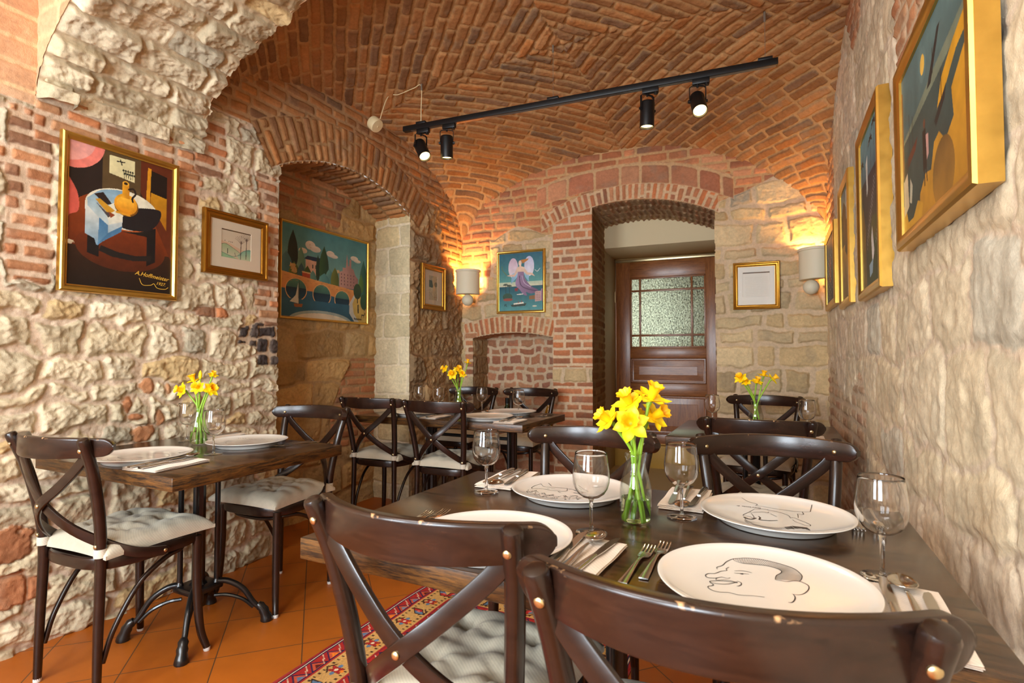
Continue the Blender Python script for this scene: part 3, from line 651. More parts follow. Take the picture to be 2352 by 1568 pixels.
    lines_on_plate(PL[1], P, .0012)
    Q = [[(-.105, .035), (-.085, .012), (-.06, .018), (-.02, .022), (.01, .012), (.03, -.004)], [(-.105, .035), (-.112, .0), (-.105, -.028), (-.08, -.012), (-.05, -.018), (-.03, -.004)], [(-.02, .022), (-.012, -.004), (-.03, -.02), (-.02, -.03)], [(-.09, .055), (-.07, .03)], ([(.005, .012), (.018, .006)], .004), ([(.012, -.014), (.03, -.018)], .004), [(.03, -.004), (.05, -.02), (.06, -.035)], [(.05, .035), (.09, .04)], [(-.06, .0), (-.05, .006)], [(-.07, -.002), (-.062, -.006)]]
    for i in range(70):
        x = -.11 + .16 * i / 69; y = -.045 - .02 * math.sin(i * .5) - .03 * math.sin(PI * i / 69); a = rg.uniform(-.8, .8); l = rg.uniform(.008, .018); Q.append(([(x, y), (x + l * .5 * math.sin(a) + .003, y - l * .5), (x + l * math.sin(a * 2), y - l)], .0013))
    lines_on_plate(PL[2], Q, .0013)
    for k, ang in ((4, 0.4), (5, -2.8)):
        G = []
        c, s = math.cos(ang), math.sin(ang); rt = lambda p: (c * p[0] - s * p[1], s * p[0] + c * p[1])
        for L in ([(-.06, .0), (-.02, .06), (.05, .06), (.09, .02)], [(-.06, 0), (-.08, -.02), (-.05, -.04), (-.02, -.05)], [(.09, .02), (.10, -.02), (.07, -.05)], [(-.03, .02), (0, .03), (.03, .02)], [(-.02, -.01), (.02, -.02), (.05, 0)]): G.append([rt(p) for p in L])
        for i in range(30): x = -.09 + .18 * i / 29; y = -.06 - .03 * rg.random(); G.append(([rt((x, y)), rt((x + .01, y + .015 * rg.random() - .015))], .0012))
        G.append(([rt((.085, .075)), rt((.10, .07)), rt((.115, .078))], .005)); lines_on_plate(PL[k], G, .0011)
    for k in (6, 7, 8, 10):
        G = [[(-.06, 0), (-.02, .05), (.05, .04), (.08, -.02)], [(-.05, -.03), (0, -.05), (.06, -.03)], [(-.02, .01), (.02, .015)]]; lines_on_plate(PL[k], G, .0013)
# ------------------------------------------------------------------ dining chair
RAILY = -0.226
SAG = 0.070
def rail_y(x): return RAILY - SAG * (1 - (x / 0.20) ** 2)
def make_chair(label):
    root = thing('dining_chair', label, 'chair', group='dark cross-back dining chairs')
    # seat
    n = 56; out = []
    for k in range(n):
        a = 2 * PI * k / n; c, s = math.cos(a), math.sin(a); e = 2 / 3.4
        x = 0.200 * math.copysign(abs(c) ** e, c); y = 0.198 * math.copysign(abs(s) ** e, s); x *= 0.93 + 0.09 * (y + 0.2) / 0.4
        out.append((x, y))
    def lp(q, z): return [(x * q, y * q, z) for x, y in out]
    mb = MB(); mb.loops([lp(.97, .424), lp(.995, .428), lp(1, .434), lp(1, .456), lp(.99, .463), lp(.965, .466), lp(.93, .464), lp(.90, .460)])
    mb.build('seat', M['chair'], root)
    # cushion with four tufts
    N = 44; g = [-1 + 2 * i / N for i in range(N + 1)]; tufts = [(-.42, -.40), (.42, -.40), (-.42, .42), (.42, .42)]; rg = random.Random(4)
    ph = [rg.uniform(0, 6) for _ in tufts]
    def cu(a, b):
        x = 0.205 * a * (1 - 0.07 * (1 - b * b)) * (0.95 + 0.06 * (b + 1) / 2); y = 0.012 + 0.195 * b * (1 - 0.06 * (1 - a * a)); return x, y
    top = []; bot = []
    for b in g:
        for a in g:
            x, y = cu(a, b); pf = ((1 - abs(a) ** 4.5) * (1 - abs(b) ** 4.5)) ** 0.45; h = 0.052 * pf
            for (p, q), o in zip(tufts, ph):
                r = math.hypot(a - p, b - q); th = math.atan2(b - q, a - p)
                h -= 0.030 * math.exp(-(r / .13) ** 2) * min(1, pf) + 0.0075 * math.exp(-(r / .42) ** 2) * (0.5 + 0.5 * math.cos(7 * th + o)) ** 2 * min(1, r / .10) * pf
            h -= 0.008 * math.exp(-(a / .10) ** 2) * pf + 0.008 * math.exp(-((b) / .10) ** 2) * pf
            h += 0.003 * math.sin(7 * a + 3 * b) * pf + 0.002 * math.sin(15 * b - 6 * a) * pf
            top.append((x, y, 0.476 + h + 0.005)); bot.append((x, y, 0.472 - 0.004 * (1 - pf) - 0.003 * pf))
    W = N + 1; V = top + bot; Fc = []
    for j in range(N):
        for i in range(N):
            q = (j * W + i, j * W + i + 1, (j + 1) * W + i + 1, (j + 1) * W + i); Fc.append(q); Fc.append(tuple(k + W * W for k in q[::-1]))
    ed = [i for i in range(W)] + [j * W + N for j in range(1, W)] + [N * W + i for i in range(N - 1, -1, -1)] + [j * W for j in range(N - 1, 0, -1)]
    for k in range(len(ed)):
        a, b = ed[k], ed[(k + 1) % len(ed)]; Fc.append((b, a, a + W * W, b + W * W))
    mb = MB(); mb.add(V, Fc); cush = mb.build('cushion', M['cushion'], root, 60)
    cush['label'] = 'off-white tufted seat cushion'
    for p, q in tufts:
        x, y = cu(p, q); mb = MB(); mb.sphere((x, y, 0.499), (.004, .004, .003), 8); mb.build('tuft_button', M['cushion'], cush)
    for s in (-1, 1):
        pp = catmull([(s * .165, -.185, 0.012), (s * .163, -.183, .2), (s * .160, -.178, .46), (s * .170, -.190, .60), (s * .188, -.224, .76), (s * .202, -.262, .868)], 30)
        rr = [0.0125 + 0.005 * min(1, i / 14) for i in range(30)]
        mb = MB(); mb.tube(pp, rr, 14, round_end=True); post = mb.build('rear_post', M['chair'], root)
        mb = MB(); mb.lathe([(.0001, 0), (.011, 0), (.0125, .003), (.0125, .014), (.0001, .014)], 14, (s * .165, -.185, 0)); mb.build('glide', M['glide'], post)
        fp = catmull([(s * .168, .160, .445), (s * .169, .163, .25), (s * .178, .172, .09), (s * .196, .188, .012)], 20)
        mb = MB(); mb.tube(fp, [0.0165 - 0.004 * (i / 19) ** 2 for i in range(20)], 14); leg = mb.build('front_leg', M['chair'], root)
        mb = MB(); mb.lathe([(.0001, 0), (.011, 0), (.0125, .003), (.0125, .014), (.0001, .014)], 14, (s * .196, .188, 0)); mb.build('glide', M['glide'], leg)
        # strap of the cushion round the post, with its end running to the cushion
        mb = MB(); mb.lathe([(.0172, -.014), (.0192, -.014), (.0198, 0), (.0192, .014), (.0172, .014)], 18, (s * .160, -.179, .488)); mb.ribbon([(s * .158, -.160, .489), (s * .150, -.135, .486), (s * .140, -.11, .482)], [(s, 0.3, 0)] * 3, .026, .002)
        mb.build('strap', M['strap'], cush)
        # bent slat of the cross
        pts = catmull([(s * .190, -.240, .850), (s * .168, -.243, .800), (s * .08, -.258, .715), (-s * .0, -.268 - s * .006, .648), (-s * .085, -.230, .575), (-s * .152, -.160, .510), (-s * .198, -.095, .470), (-s * .2065, -.02, .449), (-s * .2065, .02, .443)], 40)
        ctl = [(0, -1, 0)] * 4 + [(-s * .15, -1, 0), (-s * .7, -.8, 0), (-s, -.25, 0), (-s, 0, 0), (-s, 0, 0)]; nr = catmull(ctl, 40)
        wd = [.034] * 37 + [.033, .027, .016]
        mb = MB(); mb.ribbon(pts, nr, wd, .0115); mb.build('cross_slat', M['chair'], root)
    # curved top rail
    K = 61; L = []; wear = []
    for i in range(K):
        q = -1 + 2 * i / (K - 1); q = math.sin(q * PI / 2); x = 0.243 * q; y = rail_y(x); e = math.sqrt(max(0.10, 1 - max(0, (abs(q) - .89) / .11) ** 2))
        cz = 0.843 + 0.002 * (1 - q * q); h = (0.0285 + 0.0065 * (1 - q * q)) * e; lo = cz - h - 0.003 * (1 - q * q) * e; hi = cz + h * .95
        dy = 0.104 * x / 0.04 * 0.0; tx = 1.0; ty = 2 * SAG * x / 0.04; l = math.hypot(tx, ty); nx, ny = -ty / l, tx / l
        th = 0.0115; b = 0.005; ring = []
        for o, z, wv in ((-th, lo + b, 0), (-th + b * .3, lo + b * .3, 0), (-th + b, lo, 0), (th - b, lo, 0), (th - b * .3, lo + b * .3, 0), (th, lo + b, 0), (th, hi - b, .0), (th - b * .3, hi - b * .3, .3), (th - b, hi, 0), (-th + b, hi, .0), (-th + b * .9, hi, .5), (-th + b * .3, hi - b * .3, 1), (-th, hi - b * .9, .5), (-th, hi - b - .002, 0)):
            ring.append((x + nx * o, y + ny * o, z)); wear.append(wv)
        L.append(ring)
    mb = MB(); mb.loops(L, wear=wear); rail = mb.build('top_rail', M['rail'], root, 40, wear=True)
    # bent hoop stretcher under the seat
    pts = []
    for s in (-1, 1):
        h = [(s * .163, -.168, .125), (s * .166, -.135, .225), (s * .172, -.06, .345), (s * .172, .03, .402), (s * .158, .10, .412), (s * .10, .135, .402), (0, .128, .392)]
        pts += h if s == -1 else h[::-1][1:]
    mb = MB(); mb.tube(catmull(pts, 70), .0088, 10); mb.build('hoop_stretcher', M['chair'], root)
    # brass bolts
    def bolt(p, d, r=.0070):
        d = Vector(d).normalized(); mb = MB(); mb.lathe([(.0001, .0036), (r * .45, .0034), (r * .8, .0026), (r, .001), (r, -.002), (.0001, -.002)], 14)
        mb.xf(Matrix.Translation(Vector(p)) @ d.to_track_quat('Z', 'Y').to_matrix().to_4x4()); mb.build('bolt', M['brass'], root)
    for s in (-1, 1):
        bolt((s * .1955, -.2685, .836), (s * .12, -1, -.2)); bolt((s * .184, rail_y(.192) + .0095, .840), (-s * .75, 1, 0), .0065)
        bolt((s * .163, -.198, .512), (s * .1, -1, 0), .007); bolt((s * .2125, .005, .4455), (s, 0, 0), .0065)
    bolt((0, -.281, .648), (0, -1, 0)); bolt((0, -.2555, .648), (0, 1, 0), .006)
    return root
CH = []
chair_spots = [
 (-2.183, 1.185, 0.06, 'dark cross-back chair at the near end of the small left table, seen from behind'),
 (-2.185, 1.862, 3.20, 'dark cross-back chair at the far end of the small left table, facing the camera'),
 (-2.390, 2.968, 0.05, 'dark cross-back chair seen from behind at the back table, beside the wall recess'),
 (-1.850, 2.930, 0.05, 'dark cross-back chair seen from behind at the back table, in front of the pier'),
 (-2.380, 3.860, 3.13, 'dark cross-back chair on the far side of the back table, behind its daffodil vase'),
 (-1.850, 3.900, PI, 'dark cross-back chair on the far side of the back table, nearest the brick door pier'),
 (-0.614, 1.632, 3.06, 'dark cross-back chair facing the camera across the front table, behind the daffodils'),
 (0.005, 1.690, 3.30, 'dark cross-back chair facing the camera across the front table, next to the right stone wall'),
 (-0.078, 2.728, 0.0, 'dark cross-back chair with worn rail seen from behind at the table by the right wall'),
 (-0.110, 3.790, 2.98, 'dark cross-back chair at the far end of the table by the right wall'),
 (-0.565, 0.995, 0.01, 'large foreground cross-back chair with scuffed rail in front of the plain plate'),
 (-0.088, 0.888, 0.08, 'nearest foreground cross-back chair, its wide scuffed rail crossing below the profile plate'),
]
proto = make_chair(chair_spots[0][3])
for i, (x, y, r, lab) in enumerate(chair_spots):
    o = proto if i == 0 else copy_tree(proto)
    o.location = (x, y, 0); o.rotation_euler = (0, 0, r); o['label'] = lab; CH.append(o)

# ------------------------------------------------------------------ tables
def iron_foot(name, c, d, root, r0=.05, r1=.27):
    """arched double bar ending in a paw, running out along d"""
    d = unit((d[0], d[1], 0)); P = lambda r, z: (c[0] + d[0] * r, c[1] + d[1] * r, z)
    mb = MB(); mb.tube(catmull([P(r0, .195), P(r0 + .05, .188), P(r0 + (r1 - r0) * .55, .150), P(r1 - .045, .085), P(r1 - .015, .055)], 22), [.0125 - .002 * i / 21 for i in range(22)], 10)
    mb.tube(catmull([P(r0, .135), P(r0 + .05, .130), P(r0 + (r1 - r0) * .55, .105), P(r1 - .045, .065)], 16), .0075, 8)
    mb.tube([P(r1 - .028, .076), P(r1 - .018, .066), P(r1 - .010, .056), P(r1 - .004, .046), P(r1, .034), P(r1 + .006, .018), P(r1 + .008, .005), P(r1 + .008, 0)], [.012, .019, .017, .021, .019, .023, .026, .024], 12)
    return mb.build(name, M['iron'], root)
def iron_column(c, root, rods, zt=.705, name='column'):
    mb = MB(); n = 28
    L = []
    for z, q in ((.10, 1.0), (.14, 1.3), (.19, 1.3), (.205, .9), (.22, .9), (.64, .85), (.655, 1.15), (.67, 1.15), (.685, 1.3), (zt, 1.3)):
        L.append([(c[0] + .027 * q * (1 + .05 * math.cos(9 * a)) * math.cos(a), c[1] + .027 * q * (1 + .05 * math.cos(9 * a)) * math.sin(a), z) for a in [2 * PI * k / n for k in range(n)]])
    mb.loops(L); col = mb.build(name, M['iron'], root)
    for dx, dy in rods:
        mb = MB(); p = (c[0] + dx, c[1] + dy); mb.tube([(p[0], p[1], .17), (p[0], p[1], .70)], .0105, 10)
        mb.lathe([(.0105, 0), (.016, .006), (.012, .014), (.017, .022), (.013, .034), (.0105, .04)], 12, (p[0], p[1], .165)); mb.lathe([(.0105, 0), (.014, .008), (.012, .02), (.018, .03), (.018, .045)], 12, (p[0], p[1], .655))
        mb.build('rod', M['iron'], col)
    mb = MB(); r = max(abs(rods[0][0]), abs(rods[0][1])) + .02
    mb.box((c[0] - r, c[1] - r, .165), (c[0] + r, c[1] + r, .192), .008); mb.build('collar', M['iron'], col)
def table_top(root, x0, x1, y0, y1):
    mb = MB(); mb.box((x0, y0, .705), (x1, y1, .75), .0025, 2); cx, cy = (x0 + x1) / 2, (y0 + y1) / 2
    for k, f in enumerate(mb.f):
        zc = sum(mb.v[i][2] for i in f) / len(f); mb.mi[k] = 0 if zc > .7485 or zc < .7065 else 1
    o = mb.build('table_top', [M['top'], M['edge']], root, 60); return o
def single_table(x0, x1, y0, y1, label, c=(0, 0), reach=.265):
    root = thing('dining_table', label, 'table', ((x0 + x1) / 2, (y0 + y1) / 2, 0), group='dark oak topped dining tables'); cx, cy = root.location.x, root.location.y
    L = lambda a: a
    table_top(root, x0 - cx, x1 - cx, y0 - cy, y1 - cy); q = .048
    iron_column(c, root, [(q, q), (-q, q), (q, -q), (-q, -q)])
    for sx in (-1, 1):
        for sy in (-1, 1): iron_foot('foot', c, (sx, sy), root, .06, reach)
    mb = MB(); mb.box((c[0] - .17, c[1] - .17, .692), (c[0] + .17, c[1] + .17, .705), .004); mb.build('top_plate', M['iron'], root)
    return root
def double_table(x0, x1, y0, y1, label, cx=None):
    root = thing('dining_table', label, 'table', ((x0 + x1) / 2, (y0 + y1) / 2, 0), group='dark oak topped dining tables'); hw = (x1 - x0) / 2; hd = (y1 - y0) / 2
    table_top(root, -hw, hw, -hd, hd)
    xs = cx or (-hw + .24, hw - .24)
    for q in xs:
        c = (q, 0); iron_column(c, root, [(0, .05), (0, -.05)])
        for t in (-1, 1): iron_foot('foot', c, (0.0, t), root, .05, .27)
        mb = MB(); mb.box((c[0] - .03, -.26, .692), (c[0] + .03, .26, .705), .004); mb.build('top_plate', M['iron'], root)
    mb = MB(); mb.tube([(xs[0], 0, .61), (xs[1], 0, .61)], .011, 10); mb.tube([(xs[0], 0, .66), (xs[1], 0, .66)], .011, 10); mb.build('stretcher', M['iron'], root)
    return root
single_table(-2.575, -1.722, 1.067, 1.808, 'small dark oak table on black iron feet against the left stone wall', (-.0315, .030), .255)
double_table(-0.914, 0.270, 0.839, 1.596, 'big front dark oak table laid for four, filling the foreground', (-.013, .557))
double_table(-2.535, -1.300, 2.777, 3.456, 'dark oak table at the back left laid for four beside the recess pier', (-.235, .385))
single_table(-0.497, 0.275, 2.700, 3.470, 'dark oak table for two at the back along the right stone wall', (0, 0), .30)

# ------------------------------------------------------------------ tableware
def wine_glass(x, y, z, label):
    root = thing('wine_glass', label, 'wine glass', (x, y, z), group='empty wine glasses')
    return root
def glass_proto(label):
    root = thing('wine_glass', label, 'wine glass', (0, 0, 0), group='empty wine glasses')
    mb = MB(); out = [(.0001, .0752), (.0090, .0757), (.0185, .0785), (.0290, .0862), (.0360, .0975), (.0396, .110), (.0404, .122), (.0398, .134), (.0376, .150), (.0353, .168), (.0346, .1738)]; mb.lathe(out + [(.0343, .1745), (.0338, .1738)] + [(max(.0001, r - .0009), z + .0012) for r, z in out[-2::-1]], 56); mb.build('bowl', M['sglass'], root, 180)
    mb = MB(); mb.lathe([(.0001, .0755), (.0075, .0762), (.0060, .0735), (.0042, .0685), (.0036, .050), (.0036, .020), (.0042, .011), (.0065, .006), (.0001, .0055)], 24); mb.build('stem', M['sglass'], root, 180)
    mb = MB(); mb.lathe([(.0001, .0052), (.0065, .0055), (.016, .0036), (.0335, .0022), (.0345, .0014), (.0335, .0004), (.0001, .0010)], 56); mb.build('foot', M['sglass'], root, 180)
    return root
TZ = .7503
glass_spots = [(.158, 1.129, 'wine glass at the right corner of the front table, closest to the stone wall'), (-.746, 1.351, 'wine glass on the front table beside the far left napkin'), (-.368, 1.138, 'wine glass on the front table left of the vase, before the tousled portrait plate'), (-.210, 1.345, 'wine glass on the front table right of the daffodil vase, before the folded napkin'),
 (-2.005, 1.403, 'wine glass on the small left table standing in front of its vase'), (-2.429, 1.568, 'wine glass on the small left table hidden behind its vase, near the wall'),
 (-2.330, 3.22, 'wine glass at the wall end of the back table, leftmost there'), (-2.10, 3.12, 'wine glass on the back table just left of its daffodil vase'), (-1.858, 3.301, 'wine glass on the back table just right of its daffodil vase'), (-1.508, 3.161, 'wine glass at the pier end of the back table, before the farther plate'),
 (-.33, 3.20, 'wine glass on the right wall table, left of its vase by the door'), (.125, 3.02, 'wine glass on the right wall table, right of its vase by the wall')]
gp = glass_proto(glass_spots[0][2])
for i, (x, y, lab) in enumerate(glass_spots):
    o = gp if i == 0 else copy_tree(gp); o.location = (x, y, TZ); o['label'] = lab; o.rotation_euler = (0, 0, i * .7)

PR = .163
def plate_z(r): return .0135 + .0125 * (min(r, PR) / PR) ** 5
def plate_proto(label):
    root = thing('dinner_plate', label, 'plate', group='white dinner plates')
    mb = MB(); pr = [(.0001, plate_z(0))] + [(PR * k / 18, plate_z(PR * k / 18)) for k in range(1, 18)] + [(PR - .002, .0262), (PR, .0258), (PR + .0005, .0245), (PR - .003, .0222), (.142, .0165), (.128, .010), (.124, .0015), (.122, .0005), (.116, .0005), (.113, .005), (.0001, .006)]
    mb.lathe(pr, 96); mb.build('dish', M['china'], root, 50); return root
plates = [(-.027, .970, 'white plate nearest the camera with a man\'s profile and hatched hair, front table'), (-.010, 1.405, 'white plate with an upside-down portrait on the front table, by the stone wall'), (-.515, 1.415, 'white plate with a tousled-hair portrait at the far left of the front table'), (-.525, .975, 'plain white plate half hidden behind the large foreground chair rail'),
 (-2.125, 1.205, 'white portrait plate on the small left table, its near setting'), (-2.075, 1.610, 'white portrait plate on the small left table, its far setting'),
 (-2.165, 2.955, 'white plate on the back table seen through the chair by the recess'), (-1.620, 2.945, 'white plate at the near edge of the back table, behind the right-hand chair'), (-1.610, 3.275, 'white plate on the far side of the back table before the pier'), (-2.13, 3.285, 'white plate on the far side of the back table left of the vase'),
 (-.060, 3.27, 'white plate at the far end of the right wall table, behind the vase'), (-.060, 2.88, 'white plate at the near end of the right wall table, behind the worn chair rail')]
PL = []; pp = plate_proto(plates[0][2])
for i, (x, y, lab) in enumerate(plates):
    o = pp if i == 0 else copy_tree(pp); o.location = (x, y, TZ); o['label'] = lab; PL.append(o)
def lines_on_plate(root, polys, w, name='portrait_drawing', mat=None):
    mb = MB(); w = w * 1.4
    for pts in polys:
        ww = w
        if isinstance(pts, tuple): pts, ww = pts
        n = max(4, len(pts) * 6); P = catmull([(p[0], p[1], 0) for p in pts], n) if len(pts) > 2 else [np.array((p[0], p[1], 0), float) for p in pts]; V = []
        for i, p in enumerate(P):
            t = unit(P[min(i + 1, len(P) - 1)] - P[max(i - 1, 0)]); nn = np.array([-t[1], t[0], 0]); k = ww / 2 * (0.6 + 0.4 * math.sin(PI * (i + .5) / len(P)))
            for s in (-1, 1): q = p + s * nn * k; V.append((q[0], q[1], plate_z(math.hypot(q[0], q[1])) + .0006))
        mb.add(V, [(2 * i, 2 * i + 2, 2 * i + 3, 2 * i + 1) for i in range(len(P) - 1)])
    o = mb.build(name, mat or M['ink'], root); o['label'] = 'black line drawing'; return o
def text_mesh(s, size, name, mat, parent, Mx, shear=0.0, ext=0.0):
    c = bpy.data.curves.new(name, 'FONT'); c.body = s; c.size = size; c.shear = shear; c.align_x = 'CENTER'; c.resolution_u = 3; c.extrude = ext; c.offset = size * .012
    t = bpy.data.objects.new(name, c); COL.objects.link(t); dg = bpy.context.evaluated_depsgraph_get(); me = bpy.data.meshes.new_from_object(t.evaluated_get(dg)); bpy.data.objects.remove(t); bpy.data.curves.remove(c)
    me.name = name; me.materials.clear(); me.materials.append(mat); me.transform(Mx); o = bpy.data.objects.new(name, me); return link(o, parent)
PORTRAITS()
for pi, txt, x, y, r, sz in ((0, 'Vladimír Mainl', -.032, -.108, 0.0, .0125), (0, 'Adolf H.', .085, -.095, 0.12, .0085), (1, 'Bertolt Brecht', -.075, .055, PI, .0120), (1, 'Adolf', -.055, .098, PI + .2, .0085), (2, 'Adolf', -.045, .112, PI - .3, .0085)):
    text_mesh(txt, sz, 'lettering', M['ink'], PL[pi], Matrix.Translation((x, y, .0146)) @ Matrix.Rotation(r, 4, 'Z') @ Matrix.Diagonal((1.25, 1, 1, 1)))

# napkins
def napkin(x, y, w, l, rz, label, seed=1):
    root = thing('napkin', label, 'napkin', (x, y, TZ), rz, group='folded cream napkins'); r = random.Random(seed)
    for k, (z0, z1, dx) in enumerate(((.0, .0032, 0), (.0034, .0062, r.uniform(.001, .004)), (.0064, .0092, r.uniform(-.002, .003)))):
        nx, ny = 14, 22; V = []
        for zz, sg in ((z0, 0), (z1, 1)):
            for j in range(ny + 1):
                for i in range(nx + 1):
                    a = -1 + 2 * i / nx; b = -1 + 2 * j / ny; e = max(abs(a), abs(b)); px = a * w / 2 + dx; py = b * l / 2 + .002 * math.sin(3 * a + k)
                    rd = .0012 * max(0, (e - .93) / .07); z = zz + (rd if sg == 0 else -rd) + (.0010 * math.sin(5 * b + 2 * a + k) if k else .0) * 1.0 + (k * .0005)
                    V.append((px, py, max(0.0, z)))
        W = nx + 1; Q = W * (ny + 1); Fc = []
        for j in range(ny):
            for i in range(nx):
                q = (j * W + i, j * W + i + 1, (j + 1) * W + i + 1, (j + 1) * W + i); Fc += [q[::-1], tuple(v + Q for v in q)]
        ed = [i for i in range(W)] + [j * W + nx for j in range(1, ny + 1)] + [ny * W + i for i in range(nx - 1, -1, -1)] + [j * W for j in range(ny - 1, 0, -1)]
        for i in range(len(ed)): a, b = ed[i], ed[(i + 1) % len(ed)]; Fc.append((a, b, b + Q, a + Q))
        mb = MB(); mb.add(V, Fc); mb.build('fold', M['napkin'], root, 60)
    return root
# cutlery along local +Y, tip at the far end; origin at the middle
def fork_proto():
    root = thing('fork', 'x', 'fork', group='steel forks')
    mb = MB(); pts = [(0, -.098, .0025), (0, -.06, .0035), (0, -.02, .0055), (0, .015, .006), (0, .032, .004)]; P = catmull(pts, 20); mb.ribbon(P, [(0, 0, 1)] * 20, [.0165 - .0105 * min(1, i / 12) if i < 14 else .006 + .003 * (i - 13) / 6 for i in range(20)], .0024); mb.build('handle', M['steel'], root)
    mb = MB(); mb.ribbon(catmull([(0, .030, .0042), (0, .040, .0025), (0, .052, .0016), (0, .064, .0020)], 10), [(0, 0, 1)] * 10, [.009, .015, .020, .0222, .023, .0232, .0234, .0236, .0236, .0236], .0018)
    for k in range(4):
        x = -.0102 + .0068 * k; mb.ribbon(catmull([(x, .062, .0020), (x, .080, .0035), (x, .098, .0068)], 7), [(0, 0, 1)] * 7, [.0036, .0036, .0034, .0032, .003, .0026, .0016], .0017)
    mb.build('tines', M['steel'], root); return root
def knife_proto():
    root = thing('knife', 'x', 'knife', group='steel knives')
    mb = MB(); mb.ribbon(catmull([(0, -.105, .004), (0, -.06, .004), (0, -.005, .004)], 12), [(0, 0, 1)] * 12, [.014, .016, .0165, .016, .0155, .015, .0145, .014, .013, .012, .011, .010], .006, rc=.35); mb.build('handle', M['steel'], root)
    out = [(-.006, -.006), (-.006, .01), (-.0075, .03), (-.0085, .06), (-.0075, .085), (-.003, .103), (.004, .109), (.0068, .104), (.0075, .07), (.0072, .02), (.006, -.006)]
    V = [(x, y, .0032) for x, y in out] + [(x * .97, y, .0048) for x, y in out]; n = len(out); mb = MB(); mb.add(V, [tuple(range(n))[::-1], tuple(range(n, 2 * n))] + [(i, (i + 1) % n, n + (i + 1) % n, n + i) for i in range(n)]); mb.build('blade', M['steel'], root); return root
def spoon_proto():
    root = thing('spoon', 'x', 'spoon', group='steel spoons')
    mb = MB(); P = catmull([(0, -.098, .0025), (0, -.05, .0035), (0, 0, .0065), (0, .035, .006), (0, .048, .003)], 20); mb.ribbon(P, [(0, 0, 1)] * 20, [.0165 - .0105 * min(1, i / 13) for i in range(20)], .0024); mb.build('handle', M['steel'], root)
    V = []; Fc = []; A, B = 24, 8
    for k, off in enumerate((0, .0013)):
        for j in range(B + 1):
            for i in range(A):
                th = 2 * PI * i / A; q = j / B; w = .0205 * (1 - .18 * math.sin(th)); V.append((q * w * math.cos(th), .074 + q * .031 * math.sin(th), .0008 + .0085 * q ** 2.2 + off))
    for k in range(2):
        o = k * (B + 1) * A
        for j in range(B):
            for i in range(A):
                q = (o + j * A + i, o + j * A + (i + 1) % A, o + (j + 1) * A + (i + 1) % A, o + (j + 1) * A + i); Fc.append(q if k else q[::-1])
    o2 = (B + 1) * A
    for i in range(A): a, b = B * A + i, B * A + (i + 1) % A; Fc.append((a, b, b + o2, a + o2))
    mb = MB(); mb.add(V, Fc); mb.build('bowl', M['steel'], root, 60); return root
PROTO = {'fork': fork_proto(), 'knife': knife_proto(), 'spoon': spoon_proto()}; USED = set()
def cutlery(kind, x, y, rz, z, label, flip=False, tilt=0.0):
    o = PROTO[kind]
    if kind in USED: o = copy_tree(o)
    USED.add(kind); o.location = (x, y, z + (.009 if flip else 0)); o.rotation_euler = (tilt, PI if flip else 0, rz); o['label'] = label; return o
NZ = TZ + .0112
def setting(nx, ny, w, l, rz, nlabel, items, forks, where, seed):
    napkin(nx, ny, w, l, rz, nlabel, seed)
    R = Matrix.Rotation(rz, 2)
    for kind, dx, dy, da, lab, fl in items:
        p = R @ Vector((dx, dy)); cutlery(kind, nx + p.x, ny + p.y, rz + da, NZ + (0.0022 if kind == 'spoon' else 0), lab + ' ' + where, fl)
    for k, (x, y, a, lab) in enumerate(forks): cutlery('fork', x, y, a, TZ + .0005, lab)
W1 = 'on the napkin between the two nearest chairs'
setting(-.335, .975, .105, .21, -.06, 'folded cream napkin with cutlery between the two nearest chairs, front table', [('knife', -.030, .01, .10, 'outer steel knife', 0), ('spoon', -.002, .012, .02, 'steel spoon', 0), ('knife', .027, .006, -.06, 'inner steel knife', 0)],
 [(-.236, 1.002, -.03, 'shorter steel fork left of the nearest profile plate'), (-.210, 1.036, -.01, 'longer steel fork touching the nearest profile plate')], W1, 2)
setting(.170, .962, .100, .23, -.02, 'cream napkin under cutlery at the right front corner of the front table', [('knife', -.022, .02, .0, 'steel knife', 0), ('spoon', .004, .028, .02, 'steel spoon', 0), ('knife', .028, -.02, -.02, 'steel knife lying outermost', 0)],
 [(-.765, 1.01, .0, 'steel fork whose tines show past the foreground rail, outer one'), (-.735, 1.035, .02, 'steel fork whose tines show past the foreground rail, next to the plain plate')], 'on the right front corner napkin', 3)
setting(-.755, 1.505, .115, .225, PI + .05, 'cream napkin with cutlery at the far left corner of the front table', [('knife', -.03, 0, .1, 'steel knife', 0), ('spoon', 0, .01, -.05, 'steel spoon turned over', 1), ('knife', .028, 0, .0, 'inner steel knife', 0)],
 [(.160, 1.49, PI - .05, 'steel fork right of the upside-down portrait plate, nearer to it'), (.193, 1.49, PI + .02, 'steel fork right of the upside-down portrait plate, nearer the wall')], 'on the far left napkin', 4)
setting(-.222, 1.505, .108, .215, PI, 'cream napkin with cutlery right of the daffodil vase, under the wine glass', [('knife', -.030, .0, -.05, 'steel knife', 0), ('spoon', 0, .01, .02, 'steel spoon turned over', 1), ('knife', .030, 0, .06, 'inner steel knife', 0)], [], 'on the napkin right of the vase', 5)
setting(-1.937, 1.183, .155, .21, .12, 'cream napkin with cutlery at the near corner of the small left table', [('knife', -.035, -.01, .02, 'steel knife', 0), ('spoon', -.01, .03, -.02, 'steel spoon', 0), ('knife', .02, -.01, -.03, 'inner steel knife', 0)],
 [(-2.335, 1.20, .0, 'steel fork left of the near plate on the small left table')], 'on the small left table napkin', 6)
setting(-2.40, 1.72, .12, .19, PI, 'cream napkin behind the far plate of the small left table', [('knife', 0, 0, .05, 'steel knife', 0)],
 [(-1.900, 1.725, PI - .25, 'steel fork right of the far plate on the small left table, outer one'), (-1.93, 1.71, PI - .12, 'steel fork right of the far plate on the small left table, inner one')], 'behind the far plate of the left table', 7)
